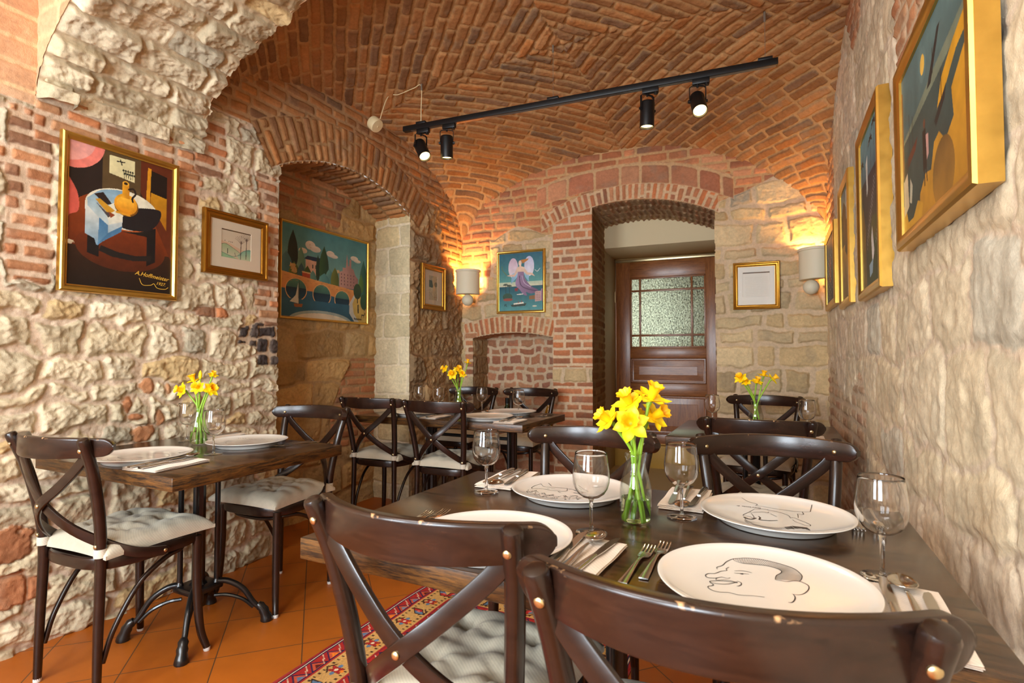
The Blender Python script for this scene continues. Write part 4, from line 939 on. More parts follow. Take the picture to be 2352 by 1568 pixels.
setting(-1.965, 2.885, .12, .20, 0.05, 'cream napkin on the back table between its two near chairs', [('knife', 0, 0, 0, 'steel knife', 0)], [(-1.80, 2.89, .05, 'steel fork on the back table left of its near right plate')], 'on the back table between the near chairs', 8)
setting(-1.430, 2.885, .13, .21, .03, 'cream napkin with spoon at the near right corner of the back table', [('knife', -.02, 0, 0, 'steel knife', 0), ('spoon', .015, .02, -.05, 'steel spoon catching gold light', 0)], [(-1.40, 3.32, PI, 'steel fork right of the far plate on the back table, inner one'), (-1.365, 3.31, PI, 'steel fork right of the far plate on the back table, outer one')], 'at the near right corner of the back table', 9)
setting(-1.80, 3.36, .10, .16, PI, 'cream napkin behind the glass right of the back table vase', [('spoon', 0, 0, 0, 'steel spoon', 1)], [], 'behind the vase of the back table', 10)
setting(.140, 2.86, .10, .20, 0, 'cream napkin on the right wall table against the wall', [('knife', 0, 0, 0, 'steel knife', 0)], [], 'on the right wall table', 11)

# ------------------------------------------------------------------ vases and daffodils
def vase(x, y, label, s=1.0):
    root = thing('glass_bottle_vase', label, 'vase', (x, y, TZ), group='glass bottle vases')
    mb = MB(); mb.lathe([(.0001, .0012), (.028, .0012), (.0335, .004), (.0355, .010), (.036, .03), (.036, .075), (.0350, .085), (.0315, .100), (.0270, .116), (.0232, .130), (.0218, .140), (.0216, .148), (.0240, .151), (.0246, .155), (.0236, .159), (.0222, .160), (.0205, .158), (.0198, .150), (.0200, .140), (.0214, .130), (.0252, .116), (.0297, .100), (.0332, .085), (.0342, .075), (.0342, .03), (.0335, .011), (.031, .006), (.0001, .0045)], 52); mb.build('bottle', M['vglass'], root, 180)
    mb = MB(); mb.lathe([(.0001, .004), (.026, .004), (.0318, .007), (.0335, .013), (.0338, .0575), (.0001, .0572)], 44); mb.build('water', M['water'], root, 50)
    return root
def daffodil(base, mid, tip, face, label, size=1.0, bud=False):
    """stem from base through mid to tip; the bloom looks along face"""
    root = thing('daffodil', label, 'flower', base, group='cut yellow daffodils'); b0 = np.array(base)
    P = catmull([np.array(base) - b0, np.array(mid) - b0, np.array(tip) - b0], 18); f = unit(face)
    neck = P[-1] + f * .004
    mb = MB(); mb.tube(P + [P[-1] + f * .006], [.0036] * 15 + [.0034, .0036, .004, .0045], 9); mb.build('stem', M['stem'], root)
    q = Vector(f).to_track_quat('Z', 'Y').to_matrix().to_4x4(); Mx = Matrix.Translation(Vector(P[-1])) @ q @ Matrix.Scale(size, 4); rg = random.Random(int(abs(tip[0]) * 1e4 + abs(tip[2]) * 1e4))
    mb = MB(); mb.tube([(0, 0, -.002), (.001, 0, .008), (0, .001, .016)], [.0048, .0052, .003], 8); mb.xf(Mx); mb.build('sheath', M['sheath'] if bud else M['stem'], root)
    if bud:
        mb = MB(); mb.lathe([(.0001, .0), (.005, .004), (.0085, .016), (.008, .028), (.005, .038), (.0001, .046)], 12); mb.xf(Mx); mb.build('bud', M['petal'], root); return root
    a0 = rg.uniform(0, 1)
    for k in range(6):
        th = a0 + k * PI / 3; V = []; nu, nv = 7, 4; curl = rg.uniform(.1, .45) - (.12 if k % 2 else 0); wd = .0125 + rg.uniform(-.001, .0015); ln = .036 + rg.uniform(-.003, .003)
        for side in (0, 1):
            for i in range(nu + 1):
                u = i / nu; w = wd * math.sin(PI * min(1, u * .80 + .16)) ** .8 * (1 - u ** 6 * .9)
                for j in range(nv + 1):
                    v = -1 + 2 * j / nv; r = .004 + ln * u * math.cos(curl * u); z = .014 + ln * u * math.sin(curl * (u - .35)) + .0035 * (v * v) * math.sin(PI * u) + .0012 * math.sin(9 * u + k) - side * .0006 + (k % 2) * .0012
                    V.append((r * math.cos(th) - w * v * math.sin(th), r * math.sin(th) + w * v * math.cos(th), z))
        Wd = nv + 1; Q = Wd * (nu + 1); Fc = []
        for i in range(nu):
            for j in range(nv): c = (i * Wd + j, i * Wd + j + 1, (i + 1) * Wd + j + 1, (i + 1) * Wd + j); Fc += [c, tuple(x + Q for x in c[::-1])]
        mb = MB(); mb.add(V, Fc); mb.xf(Mx); mb.build('petal', M['petal'], root, 80)
    L = []; n = 48
    for r, z, fr in ((.0055, .012, 0), (.0078, .018, 0), (.0095, .028, 0), (.0115, .037, .1), (.0150, .0435, .5), (.0175, .0455, 1), (.0165, .0450, 1), (.0108, .037, .1), (.0088, .028, 0), (.0070, .018, 0), (.001, .014, 0)):
        L.append([((r + .0016 * fr * math.cos(9 * a)) * math.cos(a), (r + .0016 * fr * math.cos(9 * a)) * math.sin(a), z + .0012 * fr * math.cos(9 * a + 1)) for a in [2 * PI * j / n for j in range(n)]])
    mb = MB(); mb.loops(L); mb.xf(Mx); mb.build('trumpet', M['trumpet'], root, 80)
    return root
RV = np.array([math.cos(math.radians(26.2)), math.sin(math.radians(26.2)), 0]); FV = np.array([-RV[1], RV[0], 0])
def bunch(x, y, blooms, where, s=1.0):
    c = np.array([x, y, TZ]); n = len(blooms)
    for k, (dx, dd, h, fx, fd, fz, sz, bud, lab) in enumerate(blooms):
        tip = c + RV * dx + FV * dd + np.array([0, 0, h]); a = 2.4 * k + .6; lean = RV * dx + FV * dd
        base = c - unit(lean + 1e-6) * .010 + np.array([.019 * math.cos(a), .019 * math.sin(a), .0075]); neck = c + lean * .13 + np.array([.007 * math.cos(a * 1.7), .007 * math.sin(a * 1.7), .148])
        face = RV * fx + FV * fd + np.array([0, 0, fz]); daffodil(base, neck, tip, face, lab + ' ' + where, sz, bud)
vase(-.299, 1.255, 'clear bottle vase of daffodils in the middle of the front table')
bunch(-.299, 1.255, [(-.052, -.010, .228, -.75, -.2, .55, 1.0, 0, 'lowest left daffodil with sideways trumpet'), (-.016, -.030, .226, -.25, -.85, .35, 1.12, 0, 'daffodil facing the camera low'), (-.004, .008, .262, -.45, -.35, .75, 1.08, 0, 'upper middle daffodil'), (.028, -.012, .272, .25, -.30, .80, 1.15, 0, 'topmost daffodil'), (.036, .020, .236, .50, -.45, .35, 1.1, 0, 'daffodil hanging on the right'), (.010, .028, .222, .2, .6, .4, .95, 0, 'daffodil at the back')], 'in the front table vase')
vase(-2.296, 1.536, 'clear bottle vase of daffodils on the small left table')
bunch(-2.296, 1.536, [(-.052, -.012, .235, -.55, -.75, .25, 1.0, 0, 'left daffodil'), (-.030, .015, .262, -.2, -.2, .8, 1.0, 0, 'upper daffodil'), (.008, -.012, .245, -.1, -.75, .35, .9, 0, 'middle daffodil'), (.042, .0, .235, .7, -.4, .35, .95, 0, 'right daffodil'), (.048, .012, .295, .35, -.2, .8, .62, 0, 'small high daffodil'), (-.004, .010, .285, .02, 0, 1, .9, 1, 'closed daffodil bud')], 'in the small left table vase')
vase(-1.985, 3.20, 'clear bottle vase of daffodils on the back table')
bunch(-1.985, 3.20, [(-.085, 0, .295, -.6, -.4, .4, .95, 0, 'far left daffodil'), (-.035, -.012, .262, -.3, -.8, .35, 1.1, 0, 'low daffodil'), (-.008, .01, .285, .2, -.4, .6, 1.0, 0, 'middle daffodil'), (.020, 0, .262, .3, -.7, .4, .8, 0, 'small daffodil'), (.058, 0, .335, .15, -.1, .9, .8, 0, 'highest daffodil')], 'in the back table vase')
vase(-.105, 3.08, 'clear bottle vase of daffodils on the right wall table')
bunch(-.105, 3.08, [(-.070, 0, .262, -.5, -.4, .6, 1.0, 0, 'left daffodil'), (-.052, -.02, .245, -.3, -.3, .5, .7, 0, 'lower left daffodil'), (.0, -.01, .245, .05, -.4, .8, .85, 0, 'middle daffodil'), (.045, .01, .275, .1, -.2, .9, .85, 0, 'upper right daffodil'), (.075, 0, .262, .7, -.2, .5, .95, 0, 'right daffodil')], 'in the right wall table vase')
# ------------------------------------------------------------------ pictures
class Ras:
    """painting surface: pixel colours in sRGB, coordinates 0..1 from the top left"""
    def __init__(s, w, h, n, bg):
        s.W = int(w / max(w, h) * n); s.H = int(h / max(w, h) * n); s.p = np.ones((s.H, s.W, 3)) * np.array(bg, float); s.as_ = h / w
        s.X, s.Y = np.meshgrid((np.arange(s.W) + .5) / s.W, (np.arange(s.H) + .5) / s.H)
    def put(s, m, c, c2=None, ax='y', al=1.0):
        if not m.any(): return
        if c2 is None: col = np.ones(s.p.shape) * np.array(c, float)
        else:
            q = s.Y if ax == 'y' else s.X; t = np.clip((q - q[m].min()) / max(1e-6, np.ptp(q[m])), 0, 1)[..., None]; col = np.array(c, float) * (1 - t) + np.array(c2, float) * t
        s.p[m] = s.p[m] * (1 - al) + col[m] * al
    def poly(s, pts, c, c2=None, ax='y', smooth=0, al=1.0):
        if smooth: pts = [tuple(q[:2]) for q in catmull([(a, b, 0) for a, b in pts + [pts[0]]], smooth)][:-1]
        m = np.zeros(s.X.shape, bool); n = len(pts)
        for i in range(n):
            x0, y0 = pts[i]; x1, y1 = pts[(i + 1) % n]
            if y0 == y1: continue
            m ^= ((y0 > s.Y) != (y1 > s.Y)) & (s.X < (x1 - x0) * (s.Y - y0) / (y1 - y0) + x0)
        s.put(m, c, c2, ax, al)
    def ell(s, cx, cy, rx, ry, c, c2=None, ax='y', rot=0.0, al=1.0):
        dx = s.X - cx; dy = (s.Y - cy); a, b = math.cos(rot), math.sin(rot); u = (a * dx + b * dy * s.as_); v = (-b * dx / s.as_ + a * dy) if rot else dy
        s.put((u / rx) ** 2 + (v / ry) ** 2 < 1, c, c2, ax, al)
    def line(s, pts, w, c, smooth=0):
        if smooth: pts = [tuple(q[:2]) for q in catmull([(a, b, 0) for a, b in pts], smooth)]
        m = np.zeros(s.X.shape, bool)
        for (x0, y0), (x1, y1) in zip(pts[:-1], pts[1:]):
            ax, ay, bx, by = x0, y0 * s.as_, x1, y1 * s.as_; L = (bx - ax) ** 2 + (by - ay) ** 2 + 1e-12
            t = np.clip(((s.X - ax) * (bx - ax) + (s.Y * s.as_ - ay) * (by - ay)) / L, 0, 1)
            m |= np.hypot(s.X - ax - t * (bx - ax), s.Y * s.as_ - ay - t * (by - ay)) < w / 2
        s.put(m, c)
    def texture(s, amt=0.10, f=14, seed=1):
        s.p *= (1 + amt * 2 * (fbm(s.X * f, s.Y * s.as_ * f, seed, 4) - .5))[..., None]; s.p = np.clip(s.p, 0, 255)
    def mesh(s, name, w, h, z, parent, mat=None, x0=0.0, y0=0.0):
        gx = np.linspace(-w / 2, w / 2, s.W) + x0; gy = np.linspace(h / 2, -h / 2, s.H) + y0; X, Y = np.meshgrid(gx, gy)
        return grid_mesh(name, np.stack([X, Y, 0 * X + z], -1), lin(s.p), mat or M['canvas'], flip=True, parent=parent)

def picture(name, label, cat, w, h, prof, mat, Mx, group='gilt framed pictures', mats=None):
    """frame from a profile of (inset from outer edge, height off the wall); local x right, y up, z out of the wall"""
    root = bpy.data.objects.new(name, None); root.empty_display_size = .05; link(root); root.matrix_world = Mx; tag(root, label, cat, group)
    mb = MB(); n = len(prof); V = []
    for d, z in prof:
        for sx, sy in ((-1, -1), (1, -1), (1, 1), (-1, 1)): V.append((sx * (w / 2 - d), sy * (h / 2 - d), z))
    Fc = []
    for i in range(n - 1):
        for k in range(4): Fc.append((i * 4 + k, i * 4 + (k + 1) % 4, (i + 1) * 4 + (k + 1) % 4, (i + 1) * 4 + k))
    mi = [0] * len(Fc)
    if mats is not None: mi = [mats[i // 4] for i in range(len(Fc))]
    mb.add(V, Fc, mi); f = mb.build('frame', mat, root, 28)
    mb = MB(); mb.box((-w / 2 + .004, -h / 2 + .004, .0), (w / 2 - .004, h / 2 - .004, .006)); mb.build('backing_board', M['edge'], root)
    return root
def basis(right, up, nrm, loc):
    m = Matrix.Identity(4)
    for i in range(3): m[i][0] = right[i]; m[i][1] = up[i]; m[i][2] = nrm[i]; m[i][3] = loc[i]
    return m
def on_left(y, z, x=XL + .022, tilt=0.0): return basis((0, 1, 0), (0, 0, 1), (1, 0, 0), (x, y, z)) @ Matrix.Rotation(tilt, 4, 'X')
def on_right(y, z, x): return basis((0, -1, 0), (0, 0, 1), (-1, 0, 0), (x, y, z))
def on_back(u, z, o=.012, roll=0.0): return basis(tuple(BE), (0, 0, 1), tuple(BN), bp(u, z, o)) @ Matrix.Rotation(roll, 4, 'Z')
def cove(w, d): return [(0, 0), (0, d * .55), (w * .08, d * .80), (w * .25, d * .97), (w * .42, d), (w * .60, d * .95), (w * .74, d * .78), (w * .84, d * .60), (w, d * .55), (w, d * .2)]
def step(w, d): return [(0, 0), (0, d * .7), (w * .05, d * .92), (w * .18, d), (w * .30, d * .94), (w * .34, d * .74), (w * .50, d * .62), (w * .66, d * .60), (w * .70, d * .74), (w * .80, d * .78), (w * .90, d * .70), (w * .93, d * .5), (w, d * .48), (w, d * .15)]

# large still life on the left wall
r = picture('framed_painting', 'large gilt framed still life of a yellow flask on a table, left wall', 'painting', .480, .657, cove(.030, .026), M['gold'], on_left(1.372, 1.7325))
a = Ras(.43, .605, 330, (36, 24, 18))
a.poly([(.30, 0), (.66, 0), (.66, .30), (.30, .36)], (84, 66, 40)); a.poly([(.30, .36), (.66, .28), (1, .62), (1, .85), (0, .85), (0, .55)], (128, 56, 20), (110, 46, 18)); a.poly([(0, .20), (.30, .0), (.30, .335), (.0, .62)], (38, 28, 24))
a.ell(.5, .62, .55, .33, (138, 60, 20), (84, 34, 14)); a.poly([(0, .72), (1, .70), (1, 1), (0, 1)], (52, 30, 18), (28, 20, 16)); a.ell(.5, .70, .42, .16, (116, 48, 18), (70, 30, 14))
a.ell(.02, -.02, .30, .215, (226, 126, 112)); a.ell(-.02, -.03, .26, .18, (214, 150, 142), (226, 160, 150)); a.poly([(0, .24), (.09, .36), (.10, .48), (.02, .53), (.02, .63), (0, .64)], (196, 88, 74), (212, 96, 80), smooth=40)
a.poly([(.36, .035), (.60, .03), (.60, .19), (.36, .165)], (214, 206, 158)); a.line([(.43, .065), (.50, .06)], .012, (30, 30, 26)); a.line([(.46, .05), (.475, .085)], .010, (30, 30, 26))
for q in range(5): a.line([(.50 + .02 * q, .175), (.49 + .022 * q, .11 + .012 * (q % 2))], .006, (50, 52, 40)); a.ell(.49 + .022 * q, .12, .010, .008, (50, 52, 40)); a.ell(.505 + .022 * q, .14, .010, .008, (50, 52, 40))
a.poly([(.66, 0), (1, 0), (1, .75), (.66, .25)], (92, 40, 20)); a.poly([(.76, .06), (.93, .08), (.93, .27), (.76, .25)], (30, 22, 18)); a.poly([(.73, .045), (.765, .05), (.755, .31), (.715, .31)], (206, 140, 30)); a.poly([(.765, .23), (.93, .25), (.93, .50), (.76, .31)], (188, 132, 26), (160, 100, 20))
a.poly([(.18, .62), (.28, .60), (.28, .78), (.18, .76)], (24, 20, 20)); a.poly([(.73, .52), (.82, .50), (.82, .76), (.73, .80)], (24, 20, 20)); a.poly([(.50, .53), (.80, .53), (.80, .58), (.50, .57)], (26, 22, 20)); a.poly([(.30, .695), (.45, .725), (.62, .735), (.78, .715), (.78, .755), (.60, .775), (.40, .765), (.28, .735)], (30, 26, 24))
a.ell(.50, .42, .345, .145, (170, 86, 40)); a.ell(.50, .41, .345, .145, (222, 216, 190), (204, 204, 188)); a.poly([(.17, .38), (.30, .30), (.50, .275), (.50, .33), (.34, .42), (.36, .54), (.20, .50)], (120, 156, 178), (188, 200, 196), smooth=50)
a.poly([(.50, .41), (.62, .375), (.86, .355), (.84, .46), (.72, .535), (.50, .545), (.49, .50)], (30, 26, 28), smooth=60); a.poly([(.155, .42), (.26, .49), (.35, .545), (.49, .50), (.48, .57), (.36, .64), (.26, .70), (.24, .655), (.16, .63)], (214, 214, 202), (120, 150, 170)); a.poly([(.28, .50), (.36, .545), (.36, .63), (.27, .70)], (64, 110, 148), (96, 138, 166)); a.poly([(.36, .60), (.49, .53), (.48, .575), (.27, .69)], (70, 112, 146))
a.poly([(.23, .34), (.31, .315), (.39, .385), (.33, .405)], (40, 30, 28)); a.poly([(.24, .375), (.28, .365), (.42, .43), (.36, .465)], (190, 140, 40)); a.poly([(.24, .39), (.34, .45), (.40, .455), (.36, .49)], (70, 62, 60)); a.poly([(.36, .445), (.42, .46), (.38, .49)], (130, 60, 30))
a.ell(.525, .375, .115, .078, (120, 76, 20)); a.ell(.520, .365, .110, .076, (226, 162, 40), (206, 132, 26)); a.ell(.515, .365, .085, .056, (236, 180, 60), (214, 140, 30)); a.poly([(.485, .215), (.545, .215), (.555, .32), (.485, .32)], (222, 158, 40), (190, 124, 26), 'x'); a.ell(.515, .213, .032, .018, (226, 166, 50)); a.ell(.515, .213, .018, .010, (40, 26, 20)); a.line([(.545, .25), (.59, .24), (.61, .275), (.58, .31), (.585, .335)], .018, (36, 26, 24), smooth=20); a.poly([(.43, .425), (.50, .435), (.56, .435), (.57, .45), (.42, .44)], (206, 146, 40))
a.texture(.10, 22, 5); a.mesh('canvas', .43, .605, .010, r)
c = a; text_mesh('A.Hoffmeister', .026, 'signature', M['goldink'], r, Matrix.Translation((.125, -.232, .0112)) @ Matrix.Rotation(-.10, 4, 'Z'), .35); text_mesh('1927.', .020, 'signature', M['goldink'], r, Matrix.Translation((.165, -.262, .0112)) @ Matrix.Rotation(-.08, 4, 'Z'), .3)
mb = MB(); P = catmull([(.070, -.240, .0112), (.085, -.268, .0112), (.120, -.266, .0112), (.135, -.258, .0112), (.150, -.276, .0112), (.185, -.278, .0112), (.200, -.268, .0112)], 40); mb.ribbon(P, [(0, 0, 1)] * 40, .0026, .0006); mb.build('signature', M['goldink'], r)
# small etching on the left wall
def matted(label, w, h, Mx, fw, fd, mw, ih, offy, paint, matm=None, mat2=None):
    r = picture('framed_print', label, 'picture', w, h, step(fw, fd), M['gold2'] if mat2 is None else mat2, Mx); iw, jh = w - 2 * fw, h - 2 * fw
    mb = MB(); o = [(-iw / 2 - .004, -jh / 2 - .004), (iw / 2 + .004, -jh / 2 - .004), (iw / 2 + .004, jh / 2 + .004), (-iw / 2 - .004, jh / 2 + .004)]; n = [(-mw / 2, -ih / 2 + offy), (mw / 2, -ih / 2 + offy), (mw / 2, ih / 2 + offy), (-mw / 2, ih / 2 + offy)]
    V = [(x, y, .0105) for x, y in o] + [(x, y, .0105) for x, y in n] + [(x * .985, offy + (y - offy) * .985, .0085) for x, y in n]
    mb.add(V, [(k, (k + 1) % 4, 4 + (k + 1) % 4, 4 + k) for k in range(4)] + [(4 + k, 4 + (k + 1) % 4, 8 + (k + 1) % 4, 8 + k) for k in range(4)]); mb.build('mount', matm or M['mat'], r, 20)
    a = Ras(mw, ih, 150, (196, 182, 158)); paint(a); a.mesh('print', mw, ih, .0082, r)
    mb = MB(); mb.add([(-iw / 2 - .003, -jh / 2 - .003, .0125), (iw / 2 + .003, -jh / 2 - .003, .0125), (iw / 2 + .003, jh / 2 + .003, .0125), (-iw / 2 - .003, jh / 2 + .003, .0125)], [(0, 1, 2, 3)]); mb.build('glazing', M['glass'], r); return r
def p_hills(a):
    a.put(a.Y < 2, (204, 188, 164)); a.poly([(0, .38), (.25, .42), (.55, .55), (.8, .62), (1, .66), (1, 1), (0, 1)], (206, 172, 142)); a.poly([(0, .52), (.14, .48), (.35, .56), (.62, .72), (.62, .9), (0, .8)], (150, 170, 130), (200, 190, 160), smooth=40); a.poly([(.55, .80), (.75, .62), (1, .56), (1, .95), (.6, .95)], (104, 160, 138), (190, 196, 160), smooth=30); a.poly([(0, .78), (.3, .86), (.7, 1), (0, 1)], (140, 176, 136)); a.line([(0, .78), (.35, .88), (.6, .80), (.76, .62), (1, .56)], .012, (60, 100, 96), smooth=30); a.line([(0, .52), (.14, .47), (.35, .56), (.62, .72)], .010, (70, 70, 56), smooth=20)
    for x, y0, t in ((.64, .98, .30), (.83, .90, .16)):
        a.line([(x, y0), (x + .02, t)], .022, (74, 52, 50))
        for k in range(9): q = -1.2 + .3 * k; a.line([(x + .018, t + .10), (x + .02 + .15 * math.sin(q), t + .02 - .15 * math.cos(q)), (x + .02 + .22 * math.sin(q * 1.1), t - .20 * math.cos(q))], .007, (86, 66, 60))
    a.line([(.21, .64), (.21, .80)], .022, (34, 32, 30)); a.line([(.45, .74), (.47, .86)], .012, (40, 36, 34)); 
    for x in (.12, .25, .31, .36): a.ell(x, .36 + .08 * x, .012, .016, (50, 46, 40))
matted('small gilt framed etching of hills and bare trees between the still life and the recess', .382, .332, on_left(1.931, 1.7295), .042, .026, .176, .150, .006, p_hills)
def p_town(a):
    a.put(a.Y < 2, (188, 176, 146)); a.poly([(0, .20), (.35, .20), (.5, .42), (.42, .50), (0, .48)], (84, 88, 72)); a.line([(.15, .06), (.17, .3)], .03, (96, 98, 84)); a.line([(.3, .04), (.31, .3)], .03, (96, 98, 84)); a.poly([(0, .5), (.4, .5), (.4, .56), (0, .56)], (200, 190, 160)); a.line([(0, .66), (.45, .86)], .02, (120, 116, 100)); a.ell(.8, .35, .18, .10, (126, 124, 104)); a.line([(.6, .88), (.95, .88)], .02, (150, 92, 72)); a.line([(.02, .5), (.02, .97)], .015, (120, 116, 100)); a.texture(.12, 9)
matted('narrow gilt framed town print hanging on the dark pier beside the left wall lamp', .345, .375, on_left(3.765, 1.719, XL + .030), .046, .026, .125, .205, .0, p_town)
def p_glare(a):
    a.put(a.Y < 2, (232, 226, 214))  # near-white ground paints in the glare seen on the glazing
    for k in range(14): a.line([(.08, .1 + .06 * k), (.92, .1 + .06 * k + .02 * math.sin(k))], .006, (206, 198, 182))
matted('small square gilt framed print paled by glass glare to the right of the door', .318, .352, on_back(2.497, 1.668, .014, -.004), .034, .024, .185, .185, .01, p_glare, M['paper'], M['gold2'])

# bridge painting in the recess
r = picture('framed_painting', 'gilt framed bridge and river painting hanging inside the left wall recess', 'painting', .862, .667, cove(.018, .022), M['gold'], basis((0, 1, 0), (0, 0, 1), (1, 0, 0), (-2.962, 2.940, 1.728)))
a = Ras(.83, .635, 400, (92, 140, 138))
a.put(a.Y < .6, (70, 128, 134), (122, 160, 148)); a.put(a.Y > .58, (46, 96, 118), (38, 84, 106))
for cx, cy, rx, ry, in ((.30, .19, .055, .05), (.355, .22, .06, .035), (.22, .265, .045, .03), (.53, .235, .05, .035), (.57, .255, .05, .022), (.83, .225, .05, .03), (.87, .25, .045, .02)): a.ell(cx, cy, rx, ry, (222, 204, 182), (196, 184, 168))
a.poly([(.25, .35), (.40, .34), (.40, .56), (.25, .56)], (206, 160, 134)); a.poly([(.23, .35), (.27, .31), (.42, .31), (.41, .36)], (34, 50, 74))
for q in (.32, .355): a.poly([(q, .40), (q + .015, .40), (q + .015, .44), (q, .44)], (90, 80, 76))
a.poly([(.64, .42), (.68, .40), (.68, .36), (.72, .36), (.725, .27), (.735, .19), (.745, .27), (.75, .33), (.765, .33), (.765, .25), (.79, .25), (.79, .35), (.82, .36), (.84, .42), (.88, .47), (.88, .60), (.64, .60)], (190, 150, 140), (150, 108, 104), 'x')
for i in range(5):
    for j in range(4): a.poly([(.66 + .04 * i, .43 + .04 * j), (.67 + .04 * i, .43 + .04 * j), (.67 + .04 * i, .45 + .04 * j), (.66 + .04 * i, .45 + .04 * j)], (110, 76, 78))
def tree(cx, y0, y1, rx, c, c2): a.poly([(cx, y0), (cx + rx * .8, y0 + .35 * (y1 - y0)), (cx + rx, y0 + .75 * (y1 - y0)), (cx + rx * .5, y1), (cx - rx * .5, y1), (cx - rx, y0 + .75 * (y1 - y0)), (cx - rx * .8, y0 + .35 * (y1 - y0))], c, c2, 'x', smooth=40)
tree(.20, .22, .56, .045, (116, 150, 126), (80, 120, 100)); tree(.115, .06, .46, .052, (38, 52, 40), (26, 38, 32)); tree(.385, .27, .56, .022, (40, 66, 46), (30, 50, 40)); tree(.455, .16, .56, .055, (56, 92, 54), (34, 62, 48)); tree(.05, .30, .58, .065, (86, 130, 132), (60, 100, 108)); tree(.13, .40, .60, .055, (96, 112, 52), (70, 90, 44)); tree(.205, .40, .60, .042, (60, 92, 96), (50, 80, 88)); tree(.27, .42, .60, .045, (78, 94, 44), (60, 78, 40)); tree(.33, .46, .61, .04, (110, 150, 132), (80, 120, 110)); tree(.52, .40, .62, .05, (106, 158, 150), (70, 120, 120)); tree(.585, .38, .63, .05, (120, 124, 56), (84, 96, 50)); tree(.46, .47, .60, .06, (96, 156, 152), (70, 122, 124))
a.poly([(.215, .50), (.30, .505), (.30, .56), (.215, .555)], (176, 74, 46)); a.poly([(.21, .49), (.305, .495), (.30, .51), (.215, .505)], (206, 160, 110))
a.poly([(0, .52), (.35, .565), (.70, .60), (.85, .615), (.84, .70), (.80, .77), (.55, .72), (.40, .70), (.28, .70), (0, .70)], (222, 160, 96), (206, 130, 70))
for cx, cy, rx, ry in ((.155, .70, .105, .115), (.435, .725, .098, .115), (.68, .755, .090, .11)): a.ell(cx, cy, rx + .008, ry + .010, (226, 170, 110)); a.ell(cx, cy, rx, ry, (84, 136, 112), (24, 52, 72)); a.put((((a.X - cx) / rx) ** 2 + ((a.Y - cy) / ry) ** 2 < 1) & (a.Y > cy - .02), (18, 50, 68), (30, 74, 96))
a.put((a.Y > .80) & (a.X < .8), (44, 96, 118), (40, 84, 102)); a.ell(.44, 1.02, .36, .115, (150, 164, 156)); a.ell(.44, 1.04, .34, .105, (214, 200, 172))
a.poly([(.86, .64), (1, .58), (1, 1), (.86, 1), (.79, .90), (.80, .76)], (206, 176, 96), (190, 160, 84)); a.poly([(.83, .67), (.86, .66), (.81, .78), (.83, .90), (.90, 1), (.84, 1), (.77, .90), (.77, .78)], (206, 204, 194), (180, 180, 172))
tree(.955, .22, .70, .055, (60, 110, 96), (40, 84, 72)); tree(.925, .40, .62, .035, (96, 136, 60), (66, 104, 56)); a.ell(.875, .62, .052, .095, (50, 76, 50), (36, 60, 44)); a.line([(.875, .70), (.877, .76)], .012, (60, 50, 36)); a.ell(.965, .74, .05, .10, (44, 84, 62), (40, 74, 54)); a.line([(.975, .82), (.975, .90)], .01, (60, 50, 36))
a.line([(.885, .80), (.887, .88)], .016, (44, 44, 40)); a.ell(.886, .79, .008, .010, (44, 44, 40)); a.line([(.935, .905), (.965, .905)], .012, (34, 32, 30)); a.line([(.938, .905), (.935, .935)], .006, (34, 32, 30)); a.line([(.962, .905), (.965, .935)], .006, (34, 32, 30))
a.poly([(.175, .62), (.18, .85), (.09, .835), (.15, .76)], (222, 218, 200), (200, 196, 180), 'x'); a.line([(.185, .60), (.185, .87)], .006, (60, 60, 50)); a.poly([(.13, .855), (.225, .85), (.215, .885), (.14, .89)], (150, 88, 44))
for i in range(26): x = .03 + .03 * i; a.line([(x, .56 + .002 * i + .06 * ((i * 7) % 5) / 5), (x + .02, .56 + .002 * i + .06 * ((i * 7) % 5) / 5)], .003, (176, 120, 70))
a.texture(.08, 18, 8); a.mesh('canvas', .83, .635, .009, r)
text_mesh('Rabelová', .024, 'signature', M['ink'], r, Matrix.Translation((.315, -.300, .0103)), .3)

# angel painting on the back wall
r = picture('framed_painting', 'gilt framed painting of a winged woman over the sea, left of the brick door pier', 'painting', .462, .557, cove(.024, .030), M['gold'], on_back(.606, 1.803, .014))
a = Ras(.42, .515, 300, (58, 116, 126)); a.put(a.Y < .56, (44, 96, 116), (96, 160, 150)); a.put((a.Y > .50) & (a.Y < .60), (180, 196, 170), (226, 214, 180)); a.put(a.Y > .575, (40, 88, 100), (84, 150, 150))
a.ell(.33, .26, .11, .17, (206, 178, 196), (232, 220, 226)); a.ell(.69, .24, .11, .17, (190, 190, 216), (232, 226, 232)); a.poly([(.30, .36), (.45, .32), (.42, .42), (.32, .50), (.28, .53)], (170, 200, 218), (120, 170, 200)); a.poly([(.56, .32), (.70, .36), (.68, .45), (.69, .52), (.60, .42)], (170, 200, 218), (130, 176, 204))
a.poly([(.44, .32), (.56, .32), (.58, .42), (.66, .52), (.76, .60), (.88, .65), (.86, .69), (.72, .71), (.62, .68), (.64, .74), (.56, .72), (.46, .62), (.40, .58), (.38, .50), (.42, .42)], (160, 132, 162), (112, 84, 110), 'x', smooth=60); a.line([(.47, .40), (.50, .55), (.62, .62), (.84, .67)], .018, (92, 70, 92), smooth=30); a.line([(.53, .40), (.58, .52), (.72, .60)], .014, (196, 172, 196), smooth=20)
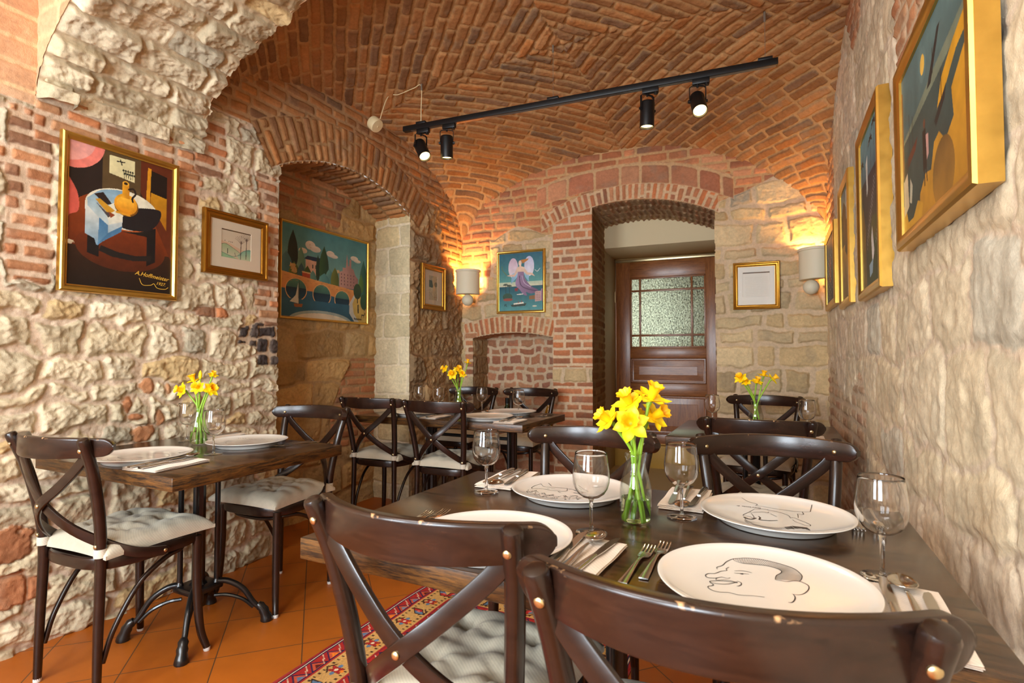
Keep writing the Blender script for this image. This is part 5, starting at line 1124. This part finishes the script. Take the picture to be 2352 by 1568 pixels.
a.poly([(.42, .25), (.50, .235), (.57, .25), (.66, .35), (.76, .36), (.82, .42), (.72, .39), (.64, .39), (.56, .33), (.44, .33), (.36, .41), (.24, .40), (.18, .385), (.24, .375), (.35, .37)], (232, 202, 178), (220, 184, 160)); a.ell(.485, .18, .035, .045, (232, 204, 178)); a.poly([(.49, .13), (.68, .11), (.66, .14), (.60, .17), (.54, .19), (.52, .15)], (188, 124, 62)); a.poly([(.47, .21), (.51, .21), (.52, .26), (.46, .26)], (228, 198, 174))
a.line([(.19, .385), (.09, .29), (.07, .22)], .012, (110, 120, 60), smooth=10); a.line([(.82, .31), (.87, .34), (.93, .29)], .010, (226, 226, 220), smooth=10)
for x, y in ((.155, .55), (.24, .57)):
    for k in range(7): q = -1.5 + .5 * k; a.line([(x, y), (x + .055 * math.sin(q), y - .03 * math.cos(q))], .012, (36, 50, 40))
    a.line([(x, y), (x + .01, .74)], .008, (50, 50, 40))
a.ell(.20, .75, .11, .06, (56, 84, 66)); a.ell(.21, .80, .11, .025, (150, 76, 62)); a.poly([(.82, .68), (.95, .67), (.95, .84), (.82, .85)], (198, 158, 150)); a.poly([(.95, .64), (1, .63), (1, .84), (.95, .84)], (150, 120, 140)); a.poly([(.69, .75), (.82, .74), (.82, .81), (.69, .81)], (140, 100, 60))
for i in range(3):
    for j in range(5): a.ell(.845 + .035 * i, .70 + .03 * j, .006, .007, (70, 44, 50))
a.poly([(.27, .89), (.63, .87), (.60, .915), (.30, .925)], (58, 70, 62)); a.poly([(.34, .865), (.56, .85), (.57, .875), (.34, .89)], (232, 224, 206)); a.line([(.45, .84), (.45, .86)], .014, (150, 70, 60)); a.line([(.52, .83), (.52, .85)], .014, (150, 70, 60)); a.poly([(.41, .71), (.56, .705), (.55, .72), (.42, .725)], (226, 220, 206)); a.poly([(.36, .61), (.45, .60), (.43, .66), (.37, .66)], (132, 58, 60)); a.ell(.81, .925, .05, .012, (206, 196, 170))
a.texture(.07, 16, 4); a.mesh('canvas', .42, .515, .012, r); text_mesh('FL', .030, 'signature', M['ink'], r, Matrix.Translation((-.145, -.215, .0133)), .2)

# four pictures on the right wall
def deep(w, d): return [(0, 0), (0, d * .93), (w * .12, d), (w * .85, d), (w, d * .9), (w, d * .2)]
DM = [0, 1, 1, 1, 1]
def rframe(label, w, h, y, z, xf, d): return picture('framed_painting', label, 'painting', w, h, cove2(.040, d), M['gold'], on_right(y, z, xf + d))
def cove2(w, d): return [(0, 0), (0, d * .80), (w * .10, d * .95), (w * .35, d), (w * .60, d * .97), (w * .80, d * .86), (w, d * .80), (w, d * .2)]
r = rframe('big gilt framed harbour painting with moon and yellow cliffs, nearest on the right wall', .70, .53, 1.59, 1.710, .320, .048)
a = Ras(.63, .46, 300, (80, 100, 98)); a.put(a.Y < 2, (96, 124, 124), (52, 68, 66)); a.poly([(0, .42), (.5, .30), (1, .22), (1, .30), (0, .50)], (118, 128, 108)); a.poly([(0, .44), (1, .30), (1, .95), (0, .95)], (66, 84, 80), (46, 60, 58)); a.ell(.40, .16, .035, .055, (226, 184, 84)); a.ell(.40, .16, .06, .095, (110, 138, 136), al=.4); a.ell(.40, .16, .035, .055, (226, 184, 84))
a.poly([(.30, 1), (.32, .84), (.42, .76), (.50, .78), (.55, .66), (.62, .64), (.70, .72), (.80, .66), (.78, .52), (.92, .42), (1, .38), (1, 1)], (206, 150, 44), (176, 124, 36)); a.ell(.66, .86, .14, .17, (116, 84, 40), (150, 106, 40)); a.poly([(.60, .52), (.66, .40), (.80, .32), (1, .24), (1, .34), (.84, .38), (.70, .48)], (206, 150, 40)); a.poly([(0, .80), (.06, .84), (.10, .93), (.2, .93), (.28, .86), (.36, .9), (.34, 1), (0, 1)], (196, 144, 40))
a.poly([(0, .08), (.03, .10), (.04, .62), (0, .66)], (120, 60, 30)); a.line([(.15, .30), (.15, .56)], .006, (60, 44, 36)); a.line([(.21, .34), (.21, .54)], .006, (60, 44, 36)); a.poly([(.06, .56), (.30, .50), (.26, .56), (.08, .62)], (96, 50, 36)); a.poly([(.46, .34), (.62, .12), (.66, .12), (.52, .34)], (44, 46, 46)); a.line([(.55, .30), (.55, .18)], .007, (40, 36, 34)); a.poly([(.56, .56), (.72, .46), (.70, .52), (.58, .60)], (44, 42, 42)); a.line([(.66, .50), (.66, .36)], .006, (40, 36, 34)); a.poly([(.90, 0), (1, 0), (1, .16), (.92, .12)], (110, 52, 36))
a.poly([(.38, .52), (.43, .52), (.44, .74), (.38, .74)], (40, 32, 30)); a.poly([(.43, .56), (.47, .57), (.47, .68), (.44, .70)], (196, 150, 140)); a.line([(.40, .74), (.40, .82)], .012, (40, 32, 30)); a.line([(.43, .74), (.44, .81)], .012, (40, 32, 30)); a.ell(.41, .49, .018, .025, (110, 70, 50)); a.poly([(.02, .66), (.10, .62), (.12, .84), (.02, .88)], (206, 186, 150)); a.poly([(.15, .68), (.19, .74), (.17, .84), (.13, .82)], (186, 180, 156)); a.poly([(.03, .58), (.12, .54), (.12, .62), (.03, .66)], (70, 66, 58))
a.texture(.12, 14, 3); a.mesh('canvas', .63, .46, .032, r)
r = rframe('tall gilt framed dark waterfall and palm painting, second nearest on the right wall', .555, .705, 2.503, 1.729, .318, .046)
a = Ras(.485, .635, 220, (40, 42, 48)); a.put(a.Y < .34, (110, 160, 166), (70, 104, 120)); a.put(a.Y > .30, (50, 52, 66), (44, 50, 38)); a.poly([(0, .5), (.12, .44), (.24, .62), (.26, 1), (0, 1)], (110, 84, 44), (96, 78, 40)); a.poly([(.30, 1), (.40, .70), (.60, .58), (.8, .6), (1, .5), (1, 1)], (62, 74, 48), (48, 58, 36))
for x, t in ((.10, .16), (.56, .10), (.72, .04)):
    a.line([(x, t), (x + .02, .40)], .010, (44, 36, 34))
    for k in range(7): q = -1.5 + .5 * k; a.line([(x, t), (x + .09 * math.sin(q), t - .05 * math.cos(q) + .03)], .016, (40, 40, 36))
a.poly([(.30, .20), (.40, .16), (.40, .38), (.34, .42)], (216, 220, 214)); a.poly([(.52, .70), (.58, .64), (.66, .80), (.56, .88)], (210, 206, 206)); a.poly([(.40, .86), (.60, .84), (.56, .92), (.42, .94)], (130, 160, 180))
for k in range(60): x = .30 + .5 * ((k * 37) % 61) / 61; y = .36 + .4 * ((k * 23) % 59) / 59; a.line([(x, y), (x + .006, y + .012)], .006, (190, 190, 196))
a.texture(.14, 12, 9); a.mesh('canvas', .485, .635, .030, r)
r = rframe('gilt framed cliff and waterfall painting, third from the camera on the right wall', .455, .662, 3.300, 1.733, .314, .044)
a = Ras(.385, .59, 180, (120, 104, 60)); a.put(a.Y < .3, (100, 130, 140), (160, 166, 140)); a.poly([(0, .22), (.3, .10), (.6, .2), (1, .1), (1, .55), (.5, .5), (0, .6)], (88, 72, 48), (60, 56, 48)); a.poly([(.55, .05), (.68, .04), (.66, .3), (.58, .3)], (206, 214, 206)); a.put(a.Y > .5, (186, 146, 70), (110, 84, 44)); a.poly([(.4, .4), (.7, .5), (.6, .62), (.4, .56)], (60, 52, 44)); a.texture(.22, 8, 2); a.mesh('canvas', .385, .59, .028, r)
r = rframe('gilt framed dark garden painting next to the right wall lamp, farthest on the right wall', .640, .488, 3.930, 1.692, .296, .036)
a = Ras(.57, .42, 180, (70, 76, 78)); a.put(a.Y < 2, (110, 108, 88), (60, 68, 74)); a.ell(.45, .5, .14, .2, (150, 92, 50))
for k in range(120): a.ell(((k * 41) % 121) / 121, .25 + .75 * ((k * 67) % 127) / 127, .014, .010, ((206, 206, 196), (96, 120, 150), (150, 140, 120))[k % 3])
a.texture(.2, 10, 6); a.mesh('canvas', .57, .42, .024, r)
# ------------------------------------------------------------------ door, step
d0 = -1.362
mb = MB(); bbox(mb, 1.13, 2.24, 0, .235, d0 - .05, d0 + .10, .006); structure(mb.build('trim_1', M['ochre']))
mb = MB(); bbox(mb, 1.1, 2.3, 0.0, .004, -1.36, -.02); structure(mb.build('floor_threshold', simple('sandstone', (196, 170, 122), 0.5)))
DU = 1.157
def dbox(mb, a, b, z0, z1, o0, o1, bev=.002): return bbox(mb, DU + a, DU + b, z0, z1, d0 + o0, d0 + o1, bev)
door = thing('door_1', 'reddish wooden door', 'door'); del door['label']; del door['category']; door['kind'] = 'structure'
zt, zb = 2.143, .245
for a, b in ((.0, .150), (.905, 1.06)):
    mb = MB(); dbox(mb, a, b, zb, zt, 0, .045); mb.build('stile', M['door'], door)
for z0, z1 in ((1.975, zt), (1.130, 1.235), (.745, .868), (zb, .345)):
    mb = MB(); dbox(mb, .150, .905, z0, z1, 0, .0445); mb.build('rail', M['doorh'], door)
def raised(z0, z1, mat):
    a, b = .150, .905; mb = MB(); L = []
    for ins, o in ((0, .030), (.008, .042), (.018, .042), (.022, .028), (.030, .026), (.085, .038), (.088, .036), (.110, .036)):
        L.append([bp(DU + x, z, d0 + o) for x, z in ((a + ins, z0 + min(ins, (z1 - z0) * .42)), (b - ins, z0 + min(ins, (z1 - z0) * .42)), (b - ins, z1 - min(ins, (z1 - z0) * .42)), (a + ins, z1 - min(ins, (z1 - z0) * .42)))])
    mb.loops(L, True, False, True); mb.build('panel', mat, door, 20)
raised(.868, 1.130, M['doorh']); raised(.345, .745, M['door'])
mb = MB(); dbox(mb, .150, .905, 1.235, 1.975, .014, .020, 0); mb.build('glass_pane', M['rglass'], door)
mb = MB()
for a, b, z0, z1 in ((.150, .165, 1.235, 1.975), (.890, .905, 1.235, 1.975), (.150, .905, 1.235, 1.250), (.150, .905, 1.960, 1.975)): dbox(mb, a, b, z0, z1, .008, .040, .002)
for a, b, z0, z1 in ((.243, .262, 1.24, 1.97), (.762, .781, 1.24, 1.97), (.155, .90, 1.356, 1.376), (.155, .90, 1.826, 1.846)): dbox(mb, a, b, z0, z1, .010, .036, .003)
mb.build('glazing_bar', M['doorh'], door)
mb = MB(); dbox(mb, -.012, 1.07, zt + .004, zt + .034, -.01, .055, .003); mb.build('top_track', M['brass'], door)
for z in (1.72, .55):
    mb = MB(); mb.tube([bp(DU - .008, z, d0 + .048), bp(DU - .008, z + .12, d0 + .048)], .008, 10); mb.build('hinge', M['brass'], door)
# room behind the door
mb = MB(); bbox(mb, .2, 3.2, 0, 2.6, -2.65, -2.60); bbox(mb, .2, .25, 0, 2.6, -2.6, -1.42); bbox(mb, 3.15, 3.2, 0, 2.6, -2.6, -1.42); bbox(mb, .2, 3.2, 2.6, 2.65, -2.65, -1.42); bbox(mb, .2, DU + .02, 0, 2.6, -1.46, -1.42); bbox(mb, DU + 1.04, 3.2, 0, 2.6, -1.46, -1.42); bbox(mb, .2, 3.2, zt + .02, 2.6, -1.46, -1.42); structure(mb.build('wall_behind_door', M['plaster']))

# ------------------------------------------------------------------ rug
def rug():
    x0, x1, y0, y1 = -1.590, -.490, .15, 2.36; nx, ny = 560, 700
    X, Y = np.meshgrid(np.linspace(x0, x1, nx), np.linspace(y0, y1, ny)); e = np.minimum(X - x0, x1 - X); f = np.minimum(Y - y0, y1 - Y); d = np.minimum(e, f); s = np.where(e < f, Y, X)
    C = lambda c: np.array(c, float); P = np.ones(X.shape + (3,)) * C((150, 40, 36)); NAVY, RED, TAN, BLUE, ORG, IV, BRN = (40, 36, 66), (168, 44, 38), (200, 152, 88), (96, 120, 144), (226, 124, 40), (224, 196, 160), (92, 36, 30)
    def put(m, c): P[m] = C(c)
    put(d > .012, NAVY); put((d > .016) & (d < .020), IV)
    band1 = (d > .024) & (d < .082); band2 = (d > .205) & (d < .262)
    for bnd, b0 in ((band1, .024), (band2, .205)):
        put(bnd, RED); w = (d - b0) / .058; k = np.floor(s / .085).astype(int); q = s / .085 - k
        tri = np.abs(q - .5) * 2; put(bnd & (w > tri * .9 + .05) & (w < .95), NAVY); put(bnd & (w > tri * .9 + .22) & (w < .90), (196, 84, 54)); inner = bnd & (w > tri * .9 + .48) & (w < .86)
        for j, c in enumerate((BLUE, BRN, ORG, (130, 130, 140))): put(inner & (k % 4 == j), c)
        put(bnd & (np.abs(q - .5 + (w - .5) * .5) > .44) & (np.abs(q - .5 + (w - .5) * .5) < .485), IV); put(bnd & ((w < .06) | (w > .94)), NAVY)
    for lo, hi in ((.082, .090), (.197, .205), (.262, .272)): put((d > lo) & (d < hi), RED)
    tan = (d > .090) & (d < .197); put(tan, TAN); w = (d - .1435) / .053; k = np.floor(s / .20).astype(int); q = (s / .20 - k - .5) * 2 * 1.9
    zz = np.abs(((s / .20) % 1.0) - .5) * 4 - 1; put(tan & (np.abs(w - zz * .8) < .09) & (np.abs(w) > .35), (70, 44, 30))
    for off, shp in ((0.0, 0), (1.9, 1), (-1.9, 1)):
        u = q - off; v = w - (.05 if shp else 0)
        if shp == 0: 
            fl = (np.hypot(u * 1.0, v * 1.1) < .50 + .16 * np.cos(6 * np.arctan2(v, u))); put(tan & fl, (54, 34, 34)); put(tan & (np.hypot(u, v) < .42 + .14 * np.cos(6 * np.arctan2(v, u))), RED); put(tan & (np.hypot(u - .45, v) < .17), BLUE); put(tan & (np.hypot(u + .45, v) < .17), BLUE); put(tan & (np.hypot(u, v) < .14), IV); put(tan & (np.hypot(u, v - .5) < .14), ORG)
        else:
            lz = np.abs(u + .5 * v) + .55 * np.abs(v - u * .3); put(tan & (lz < .52), (60, 40, 34))
            for j, c in enumerate((RED, BLUE)): put(tan & (lz < .40) & (k % 2 == j), c)
            put(tan & (lz < .14), (206, 96, 84))
    dots = tan & (np.sin(s * 260) > .5) & (np.abs(np.abs(w) - .72) < .10); put(dots, (74, 50, 34))
    fld = d > .272; put(fld, (150, 34, 34)); u = (X + 1.04) / .30; v = Y / .34; m = np.abs(u - np.round(u)) + np.abs(v - np.round(v)); put(fld & (m < .40), NAVY); put(fld & (m < .34), ORG); put(fld & (m < .22), IV); put(fld & (m < .16), RED); put(fld & (d < .285), IV)
    P *= (1 + .22 * (hsh((X * 500).astype(int), (Y * 500).astype(int), 3) - .5))[..., None] * (1 + .25 * (fbm(X * 6, Y * 6, 2) - .5))[..., None]
    fz = .010 * (fbm(Y * 40, X * 40, 5, 3) - .5) * (d < .012)
    Z = .0045 + .002 * fbm(X * 9, Y * 9, 8) - .003 * (d < .004); o = grid_mesh('patterned_rug', np.stack([X + fz + .014 * (fbm(Y * 3, Y * 0, 4) - .5), Y, Z], -1), lin(np.clip(P, 0, 255)), M['rug'], flip=False)
    mb = MB(); mb.box((x0, y0, .0005), (x1, y1, .004)); mb.build('backing', simple('rug_backing', (150, 40, 36), .95), o)
    tag(o, 'red and tan tribal patterned rug under the front table', 'rug')
rug()

# ------------------------------------------------------------------ track light
TA, TB_ = np.array([-2.250, 2.916, 2.675]), np.array([.023, 3.098, 2.675]); TD = unit(TB_ - TA); TL = float(np.linalg.norm(TB_ - TA)); tang = math.atan2(TD[1], TD[0])
trk = thing('ceiling_track', 'long black lighting track hanging under the brick vault', 'light track', tuple(TA), tang)
mb = MB(); mb.box((0, -.018, -.017), (TL, .018, .017), .002); mb.box((.08, -.0185, -.0195), (TL - .005, -.0105, -.0172)); mb.build('rail', M['black'], trk)
mb = MB(); mb.box((.06, -.0095, -.0200), (TL - .01, .0095, -.0172)); mb.build('conductor_strip', simple('grey_metal', (120, 118, 116), .3, .8), trk)
for t in (.135, 1.055, 2.22):
    p = TA + TD * t; zc = float(zvault(np.array([p[0]]), np.array([p[1]]))[0])
    mb = MB(); mb.box((t - .035, -.016, .0165), (t + .035, .016, .032), .002); h = mb.build('hanger', M['black'], trk)
    mb = MB(); mb.tube([(t, 0, .03), (t, 0, zc - TA[2] + .01)], .0012, 6); mb.tube([(t, 0, zc - TA[2] - .05), (t, 0, zc - TA[2] + .01)], .006, 8); mb.build('wire', simple('wire_grey', (150, 140, 126), .4, .6) if 'wire_grey' not in bpy.data.materials else bpy.data.materials['wire_grey'], h)
def spot(t, az, tilt, label):
    """cylindrical track head: az = turn about the vertical, tilt = angle of the beam from straight down"""
    p = TA + TD * t; root = thing('track_spotlight', label, 'spotlight', (p[0], p[1], p[2] - .017), tang, group='black track spotlights'); root.rotation_euler = (0, 0, tang)
    mb = MB(); mb.box((-.045, -.015, -.030), (.045, .015, -.0005), .003); mb.tube([(.030, 0, -.030), (.030, 0, -.040)], .012, 12); mb.build('adapter', M['black'], root)
    yoke = bpy.data.objects.new('bracket', None); R = Matrix.Translation((-.018, 0, -.034)) @ Matrix.Rotation(az, 4, 'Z')
    bpy.data.objects.remove(yoke); mb = MB(); mb.ribbon([(-.043, 0, -.098), (-.043, 0, -.030), (-.043, 0, -.012), (-.032, 0, -.004), (0, 0, -.002), (.032, 0, -.004), (.043, 0, -.012), (.043, 0, -.030), (.043, 0, -.098)], [(-1, 0, 0), (-1, 0, 0), (-1, 0, .4), (-.5, 0, 1), (0, 0, 1), (.5, 0, 1), (1, 0, .4), (1, 0, 0), (1, 0, 0)], .016, .0028)
    mb.tube([(0, 0, .004), (0, 0, -.012)], .006, 8); mb.xf(R); mb.build('bracket', M['black'], root)
    H = R @ Matrix.Translation((0, 0, -.088)) @ Matrix.Rotation(tilt, 4, 'X')
    mb = MB(); mb.lathe([(.0001, .045), (.034, .045), (.0385, .041), (.040, .035), (.040, -.095), (.0395, -.0985), (.0365, -.0985), (.0355, -.092), (.0352, -.060), (.0001, -.058)], 40); mb.xf(H); head = mb.build('lamp_head', M['black'], root)
    mb = MB(); 
    for s in (-1, 1): mb.tube([(s * .040, 0, 0), (s * .052, 0, 0)], .0085, 12)
    mb.xf(H); mb.build('tilt_knob', M['black'], root)
    mb = MB(); mb.lathe([(.0001, -.084), (.020, -.085), (.034, -.088)], 32); mb.xf(H); mb.build('lens', M['lens'], head)
    bpy.context.view_layer.update(); W = root.matrix_world @ H; L = bpy.data.lights.new('track_lamp', 'SPOT'); L.energy = SPOT_W; L.color = (1, .80, .52); L.spot_size = math.radians(62); L.spot_blend = .7; L.shadow_soft_size = .03
    lo = bpy.data.objects.new('track_lamp', L); link(lo, head); lo.matrix_world = W @ Matrix.Translation((0, 0, -.101)); return root
SPOT_W = 14.0
def tof(px): return px
spot(.150, 1.05, -.62, 'black track spotlight at the left end of the track, tilted to the left wall'); spot(.345, .35, .10, 'black track spotlight second from the left end of the track, pointing down')
spot(1.63, .8, .06, 'black track spotlight pointing down near the right end of the track'); spot(1.90, .25, -.62, 'black track spotlight tilted toward the camera, last at the right end of the track')
# junction box and cable on the vault
jb = thing('junction_box', 'round cream junction box on the vault above the recess arch', 'junction box', (-2.46, 2.87, 2.735))
q = Vector((.75, .05, -.66)).to_track_quat('Z', 'Y').to_matrix().to_4x4()
mb = MB(); mb.lathe([(.0001, -.03), (.046, -.03), (.048, -.026), (.048, .020), (.044, .026), (.0001, .028)], 32); mb.xf(q); mb.build('cover', M['cream'], jb)
def vp(x, y, o=-.012): return (x, y, float(zvault(np.array([x]), np.array([y]))[0]) + o)
J = np.array((-2.46, 2.87, 2.735)); cab = [J + (.02, 0, -.025), np.array(vp(-2.38, 2.90)), np.array(vp(-2.30, 2.92)), np.array(vp(-2.18, 2.925)), np.array(vp(-2.118, 2.925, -.02)), np.array((-2.118, 2.926, 2.78)), np.array((-2.118, 2.926, 2.708))]
mb = MB(); mb.tube(catmull([c - J for c in cab], 60), .0030, 8); mb.build('cable', M['cream'], jb)

# ------------------------------------------------------------------ wall lamps
def sconce(x, y, z, ang, label):
    root = thing('wall_sconce', label, 'wall lamp', (x, y, z), ang, group='cream half-round wall lamps')
    def half(prof, name, par, capb=False):
        n = 40; L = []
        for r, zz in prof: L.append([(r * math.cos(PI + PI * k / n), r * .92 * math.sin(PI + PI * k / n), zz) for k in range(n + 1)])
        mb = MB(); mb.loops(L, closed=False, cap0=False, cap1=False); return mb.build(name, M['sconce'], par, 30)
    half([(.001, .004), (.104, .004), (.107, .008), (.107, .205), (.1145, .207), (.1155, .222), (.112, .226), (.103, .226), (.103, .012), (.001, .012)], 'shade', root)
    mb = MB(); mb.box((-.107, -.004, .004), (.107, .004, .10)); mb.build('back_plate', M['sconce'], root)
    mb = MB(); mb.sphere((0, -.046, -.050), .052, 28); mb.build('ball', M['sconce'], root)
    mb = MB(); mb.sphere((0, -.045, .10), (.016, .016, .03), 14); mb.build('bulb', M['bulb'], root)
    L = bpy.data.lights.new('sconce_lamp', 'POINT'); L.energy = SCONCE_W; L.color = (1, .52, .16); L.shadow_soft_size = .03; o = bpy.data.objects.new('sconce_lamp', L); link(o, root); o.location = (0, -.045, .165); return root
SCONCE_W = 16.0
sconce(-2.510, 4.195, 1.700, math.radians(-45 + 90 - 16), 'cream half-round wall lamp in the far left corner, glowing up the brick')
sconce(.248, 4.345, 1.678, math.radians(-40), 'cream half-round wall lamp in the far right corner beside the gilt frames')

# bottles standing in the small recess
def bottle(u, o, z, h, r, mat, label):
    x, y, _ = bp(u, 0, o); root = thing('wine_bottle', label, 'bottle', (x, y, z))
    mb = MB(); mb.lathe([(.0001, 0), (r * .9, 0), (r, .004), (r, h * .55), (r * .9, h * .62), (r * .5, h * .74), (r * .46, h * .86)], 24); mb.build('glass', mat, root)
    mb = MB(); mb.lathe([(r * .52, h * .82), (r * .52, h * .985), (r * .48, h), (.0001, h)], 20); mb.build('cap', M['black'], root)
bottle(.42, -.10, .493, .275, .034, M['pgreen'], 'dark green bottle with black cap in the small brick recess'); bottle(.82, -.10, .493, .275, .034, M['amber'], 'amber bottle with black cap in the small brick recess')

# ------------------------------------------------------------------ light
def area(name, loc, rot, sx, sy, W, col):
    L = bpy.data.lights.new(name, 'AREA'); L.shape = 'RECTANGLE'; L.size = sx; L.size_y = sy; L.energy = W; L.color = col
    o = bpy.data.objects.new(name, L); link(o); o.location = loc; o.rotation_euler = rot; return o
area('daylight', (-1.9, -1.80, 1.60), (math.radians(93), 0, 0), 1.3, 1.7, 215, (.80, .91, 1))
area('daylight', (-.45, -1.80, 1.60), (math.radians(93), 0, 0), 1.3, 1.7, 215, (.80, .91, 1))
area('front_fill', (-1.2, -.55, 2.72), (0, 0, 0), 1.2, .5, 40, (.96, .97, 1))  # unseen overhead light added as fill; no fixture hangs here
area('door_backlight', (-1.35, 6.25, 1.5), (math.radians(-85), 0, 0), .5, .6, 24, (.98, 1, .97))  # unseen light added behind the door to brighten its glass pane
w = bpy.data.worlds.new('World'); SC.world = w; w.use_nodes = True; w.node_tree.nodes['Background'].inputs[0].default_value = (1, .95, .88, 1); w.node_tree.nodes['Background'].inputs[1].default_value = .6

# ------------------------------------------------------------------ camera
cam = bpy.data.cameras.new('camera'); co = bpy.data.objects.new('camera', cam); link(co); SC.camera = co
cam.sensor_width = 36; cam.lens = 1239 / 2352 * 36; cam.clip_start = .02
co.location = (0, 0, 1.13); co.rotation_euler = (math.radians(90) + math.atan(38 / 1239), 0, math.radians(26.2))
cam.dof.use_dof = True; cam.dof.focus_distance = 2.3; cam.dof.aperture_fstop = 8
SC.view_settings.view_transform = 'Standard'; SC.view_settings.look = 'None'; SC.view_settings.gamma = 1; SC.view_settings.use_curve_mapping = False
SC.view_settings.exposure = 0.0
SC.cycles.adaptive_threshold = 0.02; SC.cycles.max_bounces = 10; SC.cycles.diffuse_bounces = 5; SC.cycles.glossy_bounces = 5; SC.cycles.transmission_bounces = 8; SC.cycles.transparent_max_bounces = 24
SC.cycles.caustics_reflective = False; SC.cycles.caustics_refractive = True; SC.cycles.sample_clamp_indirect = 6
